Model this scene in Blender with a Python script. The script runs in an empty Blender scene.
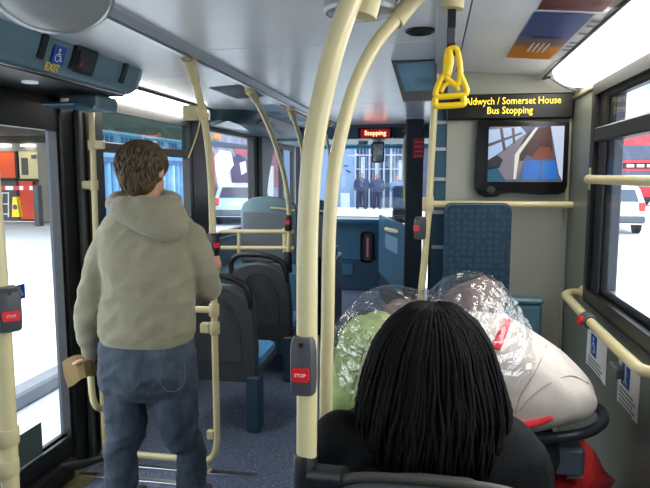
import bpy, bmesh, math, random
import numpy as np
from mathutils import Vector, Matrix, noise
R = math.radians
random.seed(7)
SC = bpy.context.scene
COL = SC.collection
# ------------------------------------------------------------------ camera
F_PX, CAM_Z = 600.0, 1.48
YAW = math.atan(107/600.0)
PITCH = math.atan(70/math.hypot(600, 107))
CAM = Vector((0, 0, CAM_Z))
c_f = Vector((-math.sin(YAW)*math.cos(PITCH), math.cos(YAW)*math.cos(PITCH), -math.sin(PITCH)))
c_r = Vector((math.cos(YAW), math.sin(YAW), 0))
c_u = c_r.cross(c_f)
cd = bpy.data.cameras.new('camera'); cam = bpy.data.objects.new('camera', cd); COL.objects.link(cam)
cd.sensor_fit = 'HORIZONTAL'; cd.sensor_width = 36.0; cd.lens = F_PX/650*36
cd.clip_start = 0.02; cd.clip_end = 400
m = Matrix((c_r, c_u, -c_f)).transposed().to_4x4(); m.translation = CAM
cam.matrix_world = m
SC.camera = cam
# ------------------------------------------------------------------ world, exposure
w = bpy.data.worlds.new('overcast_sky'); SC.world = w; w.use_nodes = True
bg = w.node_tree.nodes['Background']
bg.inputs[0].default_value = (0.86, 0.93, 1.0, 1); bg.inputs[1].default_value = 3.6
SC.view_settings.view_transform = 'Standard'; SC.view_settings.look = 'None'
SC.view_settings.gamma = 1; SC.view_settings.use_curve_mapping = False
SC.view_settings.exposure = 0.3
LAMP_STRENGTH = 10.0

# ------------------------------------------------------------------ helpers
def W(px, py, X=None, Y=None, Z=None):
    """world point of a photo pixel on a plane X=, Y= or Z="""
    d = c_f*F_PX + c_r*(px-325) + c_u*(244-py)
    if X is not None: t = (X-CAM.x)/d.x
    elif Y is not None: t = (Y-CAM.y)/d.y
    else: t = (Z-CAM.z)/d.z
    return CAM + d*t

MATS = {}
def mat(name, col, rough=.5, metal=0, var=.0, vscale=8, bump=0, bscale=60, coat=0, emit=None, estr=0, spec=None, sheen=0, vcol=None):
    if name in MATS: return MATS[name]
    mt = bpy.data.materials.new(name); mt.use_nodes = True
    nt = mt.node_tree; b = nt.nodes['Principled BSDF']
    b.inputs['Base Color'].default_value = (*col, 1)
    b.inputs['Roughness'].default_value = rough
    b.inputs['Metallic'].default_value = metal
    if spec is not None: b.inputs['Specular IOR Level'].default_value = spec
    if coat: b.inputs['Coat Weight'].default_value = coat; b.inputs['Coat Roughness'].default_value = .1
    if sheen: b.inputs['Sheen Weight'].default_value = sheen
    if emit: b.inputs['Emission Color'].default_value = (*emit, 1); b.inputs['Emission Strength'].default_value = estr
    tc = nt.nodes.new('ShaderNodeTexCoord')
    if var:
        n = nt.nodes.new('ShaderNodeTexNoise'); n.inputs['Scale'].default_value = vscale; n.inputs['Detail'].default_value = 6
        nt.links.new(tc.outputs['Object'], n.inputs['Vector'])
        r = nt.nodes.new('ShaderNodeValToRGB')
        lo = vcol if vcol else tuple(c*(1-var) for c in col)
        hi = col if vcol else tuple(min(1, c*(1+var)) for c in col)
        r.color_ramp.elements[0].position = .35; r.color_ramp.elements[1].position = .65
        r.color_ramp.elements[0].color = (*lo, 1); r.color_ramp.elements[1].color = (*hi, 1)
        nt.links.new(n.outputs['Fac'], r.inputs['Fac']); nt.links.new(r.outputs['Color'], b.inputs['Base Color'])
    if bump:
        n2 = nt.nodes.new('ShaderNodeTexNoise'); n2.inputs['Scale'].default_value = bscale; n2.inputs['Detail'].default_value = 4
        nt.links.new(tc.outputs['Object'], n2.inputs['Vector'])
        bp = nt.nodes.new('ShaderNodeBump'); bp.inputs['Strength'].default_value = bump; bp.inputs['Distance'].default_value = .01
        nt.links.new(n2.outputs['Fac'], bp.inputs['Height']); nt.links.new(bp.outputs['Normal'], b.inputs['Normal'])
    MATS[name] = mt
    return mt

def glass_mat(name, tint, gloss=.06, rough=.02, bump=0, bscale=30):
    if name in MATS: return MATS[name]
    mt = bpy.data.materials.new(name); mt.use_nodes = True; nt = mt.node_tree; nt.nodes.clear()
    o = nt.nodes.new('ShaderNodeOutputMaterial'); t = nt.nodes.new('ShaderNodeBsdfTransparent'); g = nt.nodes.new('ShaderNodeBsdfGlossy')
    mx = nt.nodes.new('ShaderNodeMixShader'); fr = nt.nodes.new('ShaderNodeLayerWeight'); pw = nt.nodes.new('ShaderNodeMath'); ad = nt.nodes.new('ShaderNodeMath')
    pw.operation = 'POWER'; pw.inputs[1].default_value = 5; ad.operation = 'MULTIPLY_ADD'; ad.use_clamp = True; ad.inputs[1].default_value = .12; ad.inputs[2].default_value = gloss
    t.inputs[0].default_value = (*tint, 1); g.inputs['Roughness'].default_value = rough; g.inputs['Color'].default_value = (1, 1, 1, 1)
    nt.links.new(fr.outputs['Facing'], pw.inputs[0]); nt.links.new(pw.outputs[0], ad.inputs[0]); nt.links.new(ad.outputs[0], mx.inputs[0])
    nt.links.new(t.outputs[0], mx.inputs[1]); nt.links.new(g.outputs[0], mx.inputs[2]); nt.links.new(mx.outputs[0], o.inputs[0])
    if bump:
        tc = nt.nodes.new('ShaderNodeTexCoord'); v = nt.nodes.new('ShaderNodeTexNoise'); v.inputs['Scale'].default_value = bscale; v.inputs['Detail'].default_value = 2
        bp = nt.nodes.new('ShaderNodeBump'); bp.inputs['Strength'].default_value = bump; bp.inputs['Distance'].default_value = .02
        nt.links.new(tc.outputs['Object'], v.inputs['Vector']); nt.links.new(v.outputs['Fac'], bp.inputs['Height'])
        nt.links.new(bp.outputs['Normal'], g.inputs['Normal']); nt.links.new(bp.outputs['Normal'], fr.inputs['Normal'])
    MATS[name] = mt
    return mt

def ramp_mat(name, axis, stops, scale=1.0, off=0.0, rough=.4, emit=0):
    """flat print whose colour changes along one object axis"""
    mt = bpy.data.materials.new(name); mt.use_nodes = True; nt = mt.node_tree; b = nt.nodes['Principled BSDF']
    tc = nt.nodes.new('ShaderNodeTexCoord'); s = nt.nodes.new('ShaderNodeSeparateXYZ'); mp = nt.nodes.new('ShaderNodeMath'); r = nt.nodes.new('ShaderNodeValToRGB')
    nt.links.new(tc.outputs['Object'], s.inputs[0]); mp.operation = 'MULTIPLY_ADD'; mp.inputs[1].default_value = scale; mp.inputs[2].default_value = off
    nt.links.new(s.outputs['XYZ'.index(axis)], mp.inputs[0]); nt.links.new(mp.outputs[0], r.inputs[0])
    e = r.color_ramp.elements
    while len(e) < len(stops): e.new(.5)
    for k, (p, c) in enumerate(stops): e[k].position = p; e[k].color = (*c, 1)
    nt.links.new(r.outputs[0], b.inputs['Base Color']); b.inputs['Roughness'].default_value = rough
    return mt

def tag(o, label=None, cat=None, group=None, kind=None):
    if label: o['label'] = label
    if cat: o['category'] = cat
    if group: o['group'] = group
    if kind: o['kind'] = kind
    return o
WLOC = {}
def thing(name, label, cat, loc=(0, 0, 0), group=None):
    o = bpy.data.objects.new(name, None); COL.objects.link(o); o.location = loc; o.empty_display_size = .1
    WLOC[o.name] = Vector(loc)
    return tag(o, label, cat, group)
def link_mesh(name, me, m, parent=None, smooth=False, shift=None):
    mats = m if isinstance(m, (list, tuple)) else [m]
    o = bpy.data.objects.new(name, me); COL.objects.link(o)
    for x in mats: me.materials.append(x)
    if smooth:
        for p in me.polygons: p.use_smooth = True
    WLOC[o.name] = Vector(shift) if shift else Vector((0, 0, 0))
    if parent:
        o.parent = parent
        if shift: o.location = Vector(shift)-WLOC[parent.name]
    elif shift: o.location = shift
    return o
def obj(name, bm, m, parent=None, smooth=False, kind=None, label=None):
    """one mesh object; vertices come in world coordinates and are stored about the parent's (or own) base"""
    bmesh.ops.recalc_face_normals(bm, faces=bm.faces[:])
    if parent: base = WLOC[parent.name]; sh = base
    else:
        xs = [v.co for v in bm.verts]
        base = Vector(((min(v.x for v in xs)+max(v.x for v in xs))/2, (min(v.y for v in xs)+max(v.y for v in xs))/2, min(v.z for v in xs))); sh = base
    for v in bm.verts: v.co -= base
    me = bpy.data.meshes.new(name); bm.to_mesh(me); bm.free()
    o = link_mesh(name, me, m, parent, smooth, sh)
    if smooth == 'auto':
        for p in me.polygons: p.use_smooth = True
        try: me.set_sharp_from_angle(angle=R(35))
        except Exception: pass
    if kind: o['kind'] = kind
    if label: o['label'] = label
    return o
def struct(name, bm, m, smooth=False): return tag(obj(name, bm, m, None, smooth), kind='structure')

def NB(): return bmesh.new()
def box(bm, a, b, bev=0, seg=1):
    x0, y0, z0 = [min(p, q) for p, q in zip(a, b)]; x1, y1, z1 = [max(p, q) for p, q in zip(a, b)]
    vs = [bm.verts.new(c) for c in ((x0,y0,z0),(x1,y0,z0),(x1,y1,z0),(x0,y1,z0),(x0,y0,z1),(x1,y0,z1),(x1,y1,z1),(x0,y1,z1))]
    fs = [bm.faces.new([vs[i] for i in f]) for f in ((3,2,1,0),(4,5,6,7),(0,1,5,4),(1,2,6,5),(2,3,7,6),(3,0,4,7))]
    if bev:
        es = {e for f in fs for e in f.edges}
        bmesh.ops.bevel(bm, geom=list(es), offset=bev, segments=seg, profile=.5, affect='EDGES')
    return bm
def B(a, b, bev=0, seg=1): return box(NB(), a, b, bev, seg)
def smooth_path(pts, sub=6, closed=False):
    P = [Vector(p) for p in pts]; n = len(P); out = []
    if n < 3 or sub < 2: return P
    for i in range(n if closed else n-1):
        if closed: p0, p1, p2, p3 = P[i-1], P[i], P[(i+1) % n], P[(i+2) % n]
        else: p1, p2 = P[i], P[i+1]; p0 = P[i-1] if i else p1*2-p2; p3 = P[i+2] if i+2 < n else p2*2-p1
        for k in range(sub):
            t = k/sub
            out.append(.5*((2*p1)+(p2-p0)*t+(2*p0-5*p1+4*p2-p3)*t*t+(3*p1-p0-3*p2+p3)*t**3))
    if not closed: out.append(P[-1])
    return out
def tube(bm, pts, r, n=12, sub=6, closed=False, flat=1.0):
    P = smooth_path(pts, sub, closed); N = len(P)
    rs = r if isinstance(r, (list, tuple)) else [r]*N
    if len(rs) != N: rs = [float(np.interp(i/(N-1)*(len(rs)-1), range(len(rs)), rs)) for i in range(N)]
    rings = []; up = None
    for i in range(N):
        a = P[i-1] if (i or closed) else P[i]; b = P[(i+1) % N] if (i < N-1 or closed) else P[i]
        t = (b-a).normalized()
        if up is None: up = Vector((0, 0, 1)) if abs(t.z) < .9 else Vector((1, 0, 0))
        up = (up-t*up.dot(t)).normalized(); s = t.cross(up)
        rings.append([bm.verts.new(P[i]+rs[i]*(math.cos(2*math.pi*k/n)*up*flat+math.sin(2*math.pi*k/n)*s)) for k in range(n)])
    for i in range(N if closed else N-1):
        A, Bq = rings[i], rings[(i+1) % N]
        for k in range(n): bm.faces.new((A[k], A[(k+1) % n], Bq[(k+1) % n], Bq[k]))
    if not closed: bm.faces.new(rings[0][::-1]); bm.faces.new(rings[-1])
    return bm
def TB(pts, r, **k): return tube(NB(), pts, r, **k)
def loft(bm, rings, cap=True, closed_ring=True):
    vr = [[bm.verts.new(p) for p in ring] for ring in rings]; n = len(vr[0])
    for A, Bq in zip(vr, vr[1:]):
        for k in range(n if closed_ring else n-1): bm.faces.new((A[k], A[(k+1) % n], Bq[(k+1) % n], Bq[k]))
    if cap and closed_ring: bm.faces.new(vr[0][::-1]); bm.faces.new(vr[-1])
    return bm
def prism(bm, poly, axis, a, b, bev=0):
    """extrude a polygon: axis X -> poly (y,z); Y -> (x,z); Z -> (x,y)"""
    def p3(u, v, w): return {'X': (w, u, v), 'Y': (u, w, v), 'Z': (u, v, w)}[axis]
    A = [bm.verts.new(p3(u, v, a)) for u, v in poly]; C = [bm.verts.new(p3(u, v, b)) for u, v in poly]; n = len(A)
    fs = [bm.faces.new(A[::-1]), bm.faces.new(C)]+[bm.faces.new((A[i], A[(i+1) % n], C[(i+1) % n], C[i])) for i in range(n)]
    if bev:
        bmesh.ops.bevel(bm, geom=list({e for f in fs for e in f.edges}), offset=bev, segments=2, profile=.5, affect='EDGES')
    return bm
def PR(poly, axis, a, b, bev=0): return prism(NB(), poly, axis, a, b, bev)
def rrect(x0, x1, y0, y1, r, n=5):
    out = []
    for cx, cy, a0 in ((x1-r, y1-r, 0), (x0+r, y1-r, 90), (x0+r, y0+r, 180), (x1-r, y0+r, 270)):
        for k in range(n+1): a = R(a0+90*k/n); out.append((cx+r*math.cos(a), cy+r*math.sin(a)))
    return out
def frame(bm, outer, inner, axis, a, b):
    """ring between two polygons of equal count, extruded"""
    def p3(u, v, w): return {'X': (w, u, v), 'Y': (u, w, v), 'Z': (u, v, w)}[axis]
    L = [[bm.verts.new(p3(u, v, w)) for u, v in poly] for poly, w in ((outer, a), (inner, a), (inner, b), (outer, b))]; n = len(outer)
    for q in range(4):
        A, C = L[q], L[(q+1) % 4]
        for i in range(n): bm.faces.new((A[i], A[(i+1) % n], C[(i+1) % n], C[i]))
    return bm
def rect(x0, x1, y0, y1): return [(x1, y1), (x0, y1), (x0, y0), (x1, y0)]
def sphere(bm, c, rx, ry=None, rz=None, u=16, v=10):
    ry = ry or rx; rz = rz or rx
    bmesh.ops.create_uvsphere(bm, u_segments=u, v_segments=v, radius=1, matrix=Matrix.Translation(c) @ Matrix.Diagonal((rx, ry, rz, 1)))
    return bm
def lathe(bm, c, axis, prof, n=24):
    """prof = [(radius, distance along axis)]"""
    ax = Vector(axis).normalized(); u = ax.orthogonal().normalized(); v = ax.cross(u); c = Vector(c)
    rings = [[c+ax*h+max(r, 1e-4)*(math.cos(2*math.pi*k/n)*u+math.sin(2*math.pi*k/n)*v) for k in range(n)] for r, h in prof]
    return loft(bm, rings)
def basis(bm, origin, xd, yd):
    """send the local XY plane (z = outwards) to a place in the world"""
    x = Vector(xd).normalized(); y = Vector(yd).normalized(); z = x.cross(y)
    M = Matrix((x, y, z)).transposed().to_4x4(); M.translation = Vector(origin)
    bmesh.ops.transform(bm, matrix=M, verts=bm.verts[:]); return bm
def text_bm(s, size, ext=.0005, align='CENTER', spacing=1.0, bold=0):
    cu = bpy.data.curves.new('t', 'FONT'); cu.body = s; cu.size = size; cu.extrude = ext; cu.align_x = align; cu.align_y = 'CENTER'; cu.resolution_u = 2
    cu.space_character = spacing; cu.offset = bold
    o = bpy.data.objects.new('t', cu); COL.objects.link(o); dg = bpy.context.evaluated_depsgraph_get()
    me = bpy.data.meshes.new_from_object(o.evaluated_get(dg)); bm = NB(); bm.from_mesh(me)
    bpy.data.objects.remove(o); bpy.data.curves.remove(cu); bpy.data.meshes.remove(me)
    return bm
def stroke(bm, pts, w, z=0.0, h=.0006):
    for (x0, y0), (x1, y1) in zip(pts, pts[1:]):
        d = Vector((x1-x0, y1-y0)); L = d.length or 1e-6; d /= L; nrm = Vector((-d.y, d.x))*w/2; d = d*w/2
        a = Vector((x0, y0))-d; b = Vector((x1, y1))+d
        prism(bm, [tuple(a+nrm), tuple(a-nrm), tuple(b-nrm), tuple(b+nrm)], 'Z', z, z+h)
    return bm
def disc(bm, c, r, z=0.0, h=.0006, n=14): return prism(bm, [(c[0]+r*math.cos(2*math.pi*k/n), c[1]+r*math.sin(2*math.pi*k/n)) for k in range(n)], 'Z', z, z+h)
def wheelchair_icon(s):
    bm = NB(); disc(bm, (-.08*s, .38*s), .09*s)
    stroke(bm, [(-.08*s, .25*s), (-.05*s, -.02*s), (.18*s, -.04*s), (.28*s, -.32*s), (.36*s, -.30*s)], .08*s)
    stroke(bm, [(-.06*s, .13*s), (.14*s, .11*s)], .06*s)
    stroke(bm, [(-.1*s+.25*s*math.cos(R(a)), -.16*s+.25*s*math.sin(R(a))) for a in range(110, 361, 25)], .06*s)
    return bm
def person_icon(s):
    bm = NB(); disc(bm, (0, .38*s), .09*s); stroke(bm, [(0, .22*s), (-.02*s, -.08*s)], .16*s)
    stroke(bm, [(0, -.08*s), (.14*s, -.42*s)], .08*s); stroke(bm, [(-.03*s, -.08*s), (-.16*s, -.42*s)], .08*s); stroke(bm, [(.05*s, .18*s), (.2*s, -.05*s)], .06*s)
    return bm
def remesh(bm, voxel, smooth_it=6, fn=None):
    """weld overlapping closed shapes to one continuous skin"""
    bmesh.ops.recalc_face_normals(bm, faces=bm.faces[:])
    me = bpy.data.meshes.new('r'); bm.to_mesh(me); bm.free(); o = bpy.data.objects.new('r', me); COL.objects.link(o)
    md = o.modifiers.new('r', 'REMESH'); md.mode = 'VOXEL'; md.voxel_size = voxel; md.use_smooth_shade = True
    if smooth_it: ms = o.modifiers.new('s', 'SMOOTH'); ms.iterations = smooth_it; ms.factor = .5
    dg = bpy.context.evaluated_depsgraph_get(); m2 = bpy.data.meshes.new_from_object(o.evaluated_get(dg))
    bpy.data.objects.remove(o); bpy.data.meshes.remove(me)
    b2 = NB(); b2.from_mesh(m2); bpy.data.meshes.remove(m2)
    if fn:
        b2.normal_update(); mv = [(v, v.normal.copy()*fn(v.co, v.normal)) for v in b2.verts]
        for v, d in mv: v.co += d
    return b2
def limb(bm, pts, rad, n=14, sub=5, flat=1.0):
    tube(bm, pts, rad, n=n, sub=sub, flat=flat); r = rad if isinstance(rad, (list, tuple)) else [rad, rad]
    sphere(bm, Vector(pts[0]), r[0]*.98, u=12, v=8); sphere(bm, Vector(pts[-1]), r[-1]*.98, u=12, v=8); return bm
def ell(c, rx, ry, n=20, rot=0, tilt=0, pw=2.0):
    out = []
    for k in range(n):
        a = 2*math.pi*k/n; ca, sa = math.cos(a), math.sin(a)
        x = rx*math.copysign(abs(ca)**(2/pw), ca); y = ry*math.copysign(abs(sa)**(2/pw), sa)
        out.append(Vector(c)+Vector((x*math.cos(rot)-y*math.sin(rot), x*math.sin(rot)+y*math.cos(rot), tilt*y)))
    return out
def S(r, g, b): return tuple(((c/255+.055)/1.055)**2.4 if c > 10 else c/3295 for c in (r, g, b))
# ------------------------------------------------------------------ materials
M_CEIL = mat('ceiling_laminate', S(226, 226, 230), .24, var=.03, vscale=3)
M_CEIL2 = mat('roof_backing', S(60, 60, 64), .8)
M_WALLG = mat('grey_green_wall_laminate', S(112, 116, 106), .42, var=.04, vscale=3, bump=.03, bscale=300)
M_BULK = mat('pale_grey_bulkhead', S(160, 161, 149), .45, var=.03, vscale=4, bump=.03, bscale=300)
M_BLUEG = mat('teal_grey_plastic', S(98, 126, 138), .42, var=.04, bump=.04, bscale=250)
M_BLUE = mat('blue_plastic', S(44, 84, 108), .35, var=.05, bump=.02, bscale=200)
M_BLUEL = mat('bright_blue_seat_shell', S(88, 130, 150), .35, var=.04)
M_DKBLUE = mat('dark_blue_panel', S(32, 56, 74), .4, var=.05)
M_BLACK = mat('black_frame_rubber', S(20, 21, 24), .45, var=.1)
M_BLACKG = mat('black_gloss_plastic', S(12, 12, 13), .35, spec=.3)
M_GREYP = mat('dark_grey_plastic', S(72, 72, 76), .45, var=.05)
M_CREAM = mat('cream_powder_coat', S(212, 197, 150), .32, var=.02, vscale=20, coat=.2)
M_CREAMD = mat('cream_joint_casting', S(202, 187, 142), .45, var=.03)
M_STEEL = mat('brushed_steel', S(190, 192, 196), .3, metal=1)
M_ALU = mat('grey_aluminium_track', S(176, 180, 190), .35, metal=.3)
M_CHROME = mat('chrome', S(225, 225, 228), .08, metal=1)
M_MIRROR = mat('mirror_glass', S(210, 215, 220), .03, metal=1)
M_RED = mat('red_button', S(214, 28, 34), .35, emit=S(214, 28, 34), estr=.05)
M_REDF = mat('red_fabric', S(222, 30, 40), .8, var=.12, vscale=30, bump=.2, bscale=200, sheen=.2)
M_WHITE = mat('white_print', S(232, 232, 230), .5)
M_SIGNB = mat('sign_blue', S(24, 74, 160), .4)
M_YEL = mat('yellow_plastic', S(246, 206, 18), .35)
M_YELT = mat('yellow_print', S(226, 190, 40), .5)
M_GREYT = mat('grey_print', S(120, 122, 128), .6)
M_GREYB = mat('dark_back_shell', S(58, 60, 62), .5, var=.06, bump=.05, bscale=180)
M_GLASS = glass_mat('window_glass', (.95, .97, .97), .015)
M_GLASST = glass_mat('tinted_glass', (.55, .62, .60), .04)
M_LAMP = mat('lit_lamp_diffuser', S(255, 252, 240), .5, emit=(1, .97, .88), estr=LAMP_STRENGTH)
M_NOTICE = mat('red_notice', S(170, 40, 46), .5)

def floor_mat():
    mt = mat('speckled_vinyl_floor', S(74, 84, 104), .5); nt = mt.node_tree; b = nt.nodes['Principled BSDF']
    tc = nt.nodes.new('ShaderNodeTexCoord'); n = nt.nodes.new('ShaderNodeTexNoise'); n.inputs['Scale'].default_value = 140; n.inputs['Detail'].default_value = 3
    r = nt.nodes.new('ShaderNodeValToRGB'); e = r.color_ramp.elements
    e[0].position = .40; e[0].color = (*S(58, 68, 92), 1); e[1].position = .5; e[1].color = (*S(92, 102, 124), 1)
    for p, c in ((.64, (98, 108, 130)), (.70, (176, 182, 190))): q = e.new(p); q.color = (*S(*c), 1)
    nt.links.new(tc.outputs['Object'], n.inputs['Vector']); nt.links.new(n.outputs['Fac'], r.inputs[0]); nt.links.new(r.outputs[0], b.inputs['Base Color'])
    return mt
M_FLOOR = floor_mat()
def moquette(name, base, lines, sc=28):
    mt = mat(name, base, .9, sheen=.3); nt = mt.node_tree; b = nt.nodes['Principled BSDF']
    tc = nt.nodes.new('ShaderNodeTexCoord'); v = nt.nodes.new('ShaderNodeTexVoronoi'); v.distance = 'CHEBYCHEV'; v.inputs['Scale'].default_value = sc; v.inputs['Randomness'].default_value = .25
    r = nt.nodes.new('ShaderNodeValToRGB'); e = r.color_ramp.elements; r.color_ramp.interpolation = 'CONSTANT'
    e[0].position = 0; e[0].color = (*lines, 1); e[1].position = .3; e[1].color = (*base, 1); q = e.new(.52); q.color = (*[c*.55 for c in base], 1)
    nt.links.new(tc.outputs['Object'], v.inputs['Vector']); nt.links.new(v.outputs['Distance'], r.inputs[0]); nt.links.new(r.outputs[0], b.inputs['Base Color'])
    return mt
M_MOQ = moquette('blue_moquette', S(24, 50, 70), S(30, 62, 82), 34)
M_MOQB = mat('bright_blue_cushion', S(40, 128, 184), .85, var=.15, vscale=60, sheen=.3)
M_CARPET = mat('grey_back_carpet', S(112, 116, 122), .95, var=.2, vscale=90, bump=.3, bscale=200)

# ------------------------------------------------------------------ bus shell
XL, XR, ZC, YB, YF = -1.75, .65, 1.98, -1.6, 7.75
fl = struct('floor', B((XL-.05, YB, -.06), (XR+.05, YF+.2, 0)), M_FLOOR)
obj('threshold_plate', B((-1.745, 1.2, 0), (-1.60, 2.62, .006), .002), mat('yellow_step_edge', S(104, 98, 66), .6, var=.3, vscale=40), fl, label='worn yellow step edge by the door')
for k, (a, b) in enumerate((((-1.70, 2.69), (-.83, 2.71)), ((-1.70, 2.56), (-1.10, 2.575)))):
    obj('floor_strip', B((a[0], a[1], 0), (b[0], b[1]+.022, .007), .002), M_STEEL, fl)
cl = struct('ceiling', B((XL-.05, YB, ZC+.02), (XR+.05, YF+.2, ZC+.06)), M_CEIL2)
seams = [YB, .6, 2.36, 4.3, 6.05]
for a, b in zip(seams, seams[1:]):
    obj('ceiling_panel', B((-.935, a+.003, ZC), (.10, b-.003, ZC+.02), .002), M_CEIL, cl)
for a, b in zip([YB, 1.2, 2.86, 4.6], [1.2, 2.86, 4.6, 6.3]):
    a += .003; b -= .003
    obj('cove_panel', PR([(-1.025, ZC-.002), (-1.55, ZC-.036), (-1.55, ZC-.02), (-1.025, ZC+.018)], 'Y', a, b), M_CEIL, cl)
for a, b in zip([YB, 1.15], [1.15, 3.06]):
    a += .003; b -= .003
    obj('cove_panel', PR([(.105, ZC), (.505, ZC-.034), (.505, ZC-.018), (.105, ZC+.02)], 'Y', a, b), M_CEIL, cl)
for px, py in ((154, 46), (208, 70)):
    p = W(px, py, Z=1.957); zc = ZC-.002+(p.x+1.025)*.065
    obj('screw', lathe(NB(), (p.x, p.y, zc-.003), (0, 0, 1), [(.006, 0), (.006, .004)], 10), M_BLACK, cl)
# ceiling track with grab poles
tr = thing('ceiling_track', 'long grey aluminium ceiling track the cream poles hang from', 'track', (-.98, 2.5, ZC-.03))
obj('track_body', PR([(-1.025, ZC+.018), (-1.025, ZC-.012), (-1.005, ZC-.026), (-.955, ZC-.026), (-.935, ZC-.008), (-.935, ZC+.018)], 'Y', YB, 6.05), M_ALU, tr)
obj('track_lip', B((-.99, YB, ZC-.034), (-.968, 6.05, ZC-.026)), M_STEEL, tr)
t2 = thing('ceiling_track', 'short grey ceiling track the yellow strap hangs from', 'track', (.03, 2.0, ZC-.02))
obj('track_body', B((.0, YB, ZC-.022), (.055, 3.05, ZC-.0005), .006), M_ALU, t2)

# left wall ---------------------------------------------------------------
wl = struct('wall_left', B((XL-.06, 2.62, 0), (XL, 6.25, .96)), M_BLUEG)
obj('top_panel', B((XL-.06, YB, 1.87), (XL, YF, ZC+.02)), M_BLACK, wl)
for a, b in ((2.60, 2.93), (4.18, 4.50), (5.76, 5.86), (1.06, 1.22), (-.45, -.3), (YB, YB+.1)):
    obj('pillar', B((XL-.06, a, .0), (XL+.025, b, 1.87), .008), M_BLACK, wl)
obj('sill_panel', B((XL-.06, YB, 0), (XL, 1.06, .96)), M_BLUEG, wl)
obj('sill_ledge', B((XL, 2.95, .93), (XL+.035, 5.76, .965), .008), M_BLUEG, wl)
def side_window(n, x, y0, y1, z0, z1, transom, inward):
    f = struct('window_%d' % n, frame(NB(), rect(y0, y1, z0, z1), rect(y0+.045, y1-.045, z0+.045, z1-.045), 'X', x-.035, x+.02), M_BLACK)
    if transom:
        obj('transom', B((x-.035, y0+.045, transom-.028), (x+.025, y1-.045, transom+.028), .006), M_BLACK, f)
        obj('upper_pane', B((x-.012, y0+.045, transom+.028), (x-.008, y1-.045, z1-.045)), M_GLASST if n == 1 else M_GLASS, f)
        obj('lower_pane', B((x-.012, y0+.045, z0+.045), (x-.008, y1-.045, transom-.028)), M_GLASS, f)
        obj('catch', B((x+.012, (y0+y1)/2-.03, transom+.03), (x+.04, (y0+y1)/2+.03, transom+.06), .005), M_GREYP, f)
    else: obj('pane', B((x-.012, y0+.045, z0+.045), (x-.008, y1-.045, z1-.045)), M_GLASS, f)
    return f
side_window(1, XL, 2.93, 4.18, .96, 1.87, 1.63, 1)
side_window(2, XL, 4.50, 5.76, .96, 1.87, None, 1)
side_window(5, XL, -.3, 1.06, .96, 1.87, None, 1)
# arch trim and pillar towards the front door
ar = [(5.86, .0), (5.86, 1.96), (7.0, 1.96), (6.75, 1.93), (6.45, 1.84), (6.25, 1.68), (6.12, 1.5), (6.02, 1.3), (5.98, 1.1), (5.98, .0)]
obj('arch_trim', PR(ar, 'X', XL-.04, XL+.07), mat('grey_arch_plastic', S(104, 112, 114), .5), wl)
# middle door -------------------------------------------------------------
d1 = struct('door_1', frame(NB(), rect(1.22, 2.60, .06, 1.87), rect(1.30, 2.59, .20, 1.70), 'X', XL-.05, XL-.005), M_BLACK)
for y0, y1 in ((1.24, 1.84), (1.86, 2.60)):
    lf = obj('door_leaf', frame(NB(), rect(y0, y1, .08, 1.80), rect(y0+.04, y1-.018, .20, 1.685), 'X', XL-.03, XL+.012), M_BLACK, d1)
    obj('pane', B((XL-.012, y0+.04, .20), (XL-.006, y1-.018, 1.685)), M_GLASS, lf)
obj('edge_seal', B((XL-.05, 2.588, .1), (XL-.004, 2.5995, 1.75), .003), mat('grey_seal', S(66, 72, 86), .5), d1)
obj('side_post', B((XL+.026, 2.70, .02), (XL+.06, 2.73, 1.80), .006), mat('dark_steel_post', S(74, 76, 72), .5), d1)
obj('side_post', B((XL+.026, 2.80, .02), (XL+.06, 2.83, 1.80), .006), MATS['dark_steel_post'], d1)
obj('sill_bar', B((XL-.02, 1.25, .0), (XL+.05, 2.55, .11), .012), M_BLACK, d1)
obj('hinge_arm', TB([(XL+.03, 2.45, .10), (XL+.12, 2.53, .09), (XL+.19, 2.58, .10)], .018), M_BLACK, d1)
st = obj('wheelchair_sticker', basis(PR(rect(-.032, .032, -.032, .032), 'Z', 0, .001), W(20, 292, X=XL-.004), (0, 1, 0), (0, 0, 1)), M_SIGNB, d1, label='blue wheelchair sticker on the door glass')
obj('symbol', basis(wheelchair_icon(.05), W(20, 292, X=XL-.004)+Vector((.0012, 0, 0)), (0, 1, 0), (0, 0, 1)), M_WHITE, st)
p0 = W(28, 452, X=XL-.004)
obj('corner_sticker', PR([(p0.y-.09, .205), (p0.y+.10, .205), (p0.y+.10, .35), (p0.y-.09, .35)], 'X', XL-.005, XL-.003), mat('grey_green_sticker', S(86, 104, 96), .5), d1)
# front doorway
d2 = struct('door_2', frame(NB(), rect(6.0, 7.6, .06, 1.87), rect(6.08, 7.52, .14, 1.78), 'X', XL-.05, XL), M_BLACK)
obj('pane', B((XL-.02, 6.08, .14), (XL-.015, 7.52, 1.78)), M_GLASS, d2)
obj('centre_post', B((XL-.04, 6.92, .14), (XL+.01, 6.98, 1.78)), M_BLACK, d2)
obj('door_header', B((XL, 6.3, 1.84), (-1.35, 7.6, 1.97), .02), M_BLUEG, d2)

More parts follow.
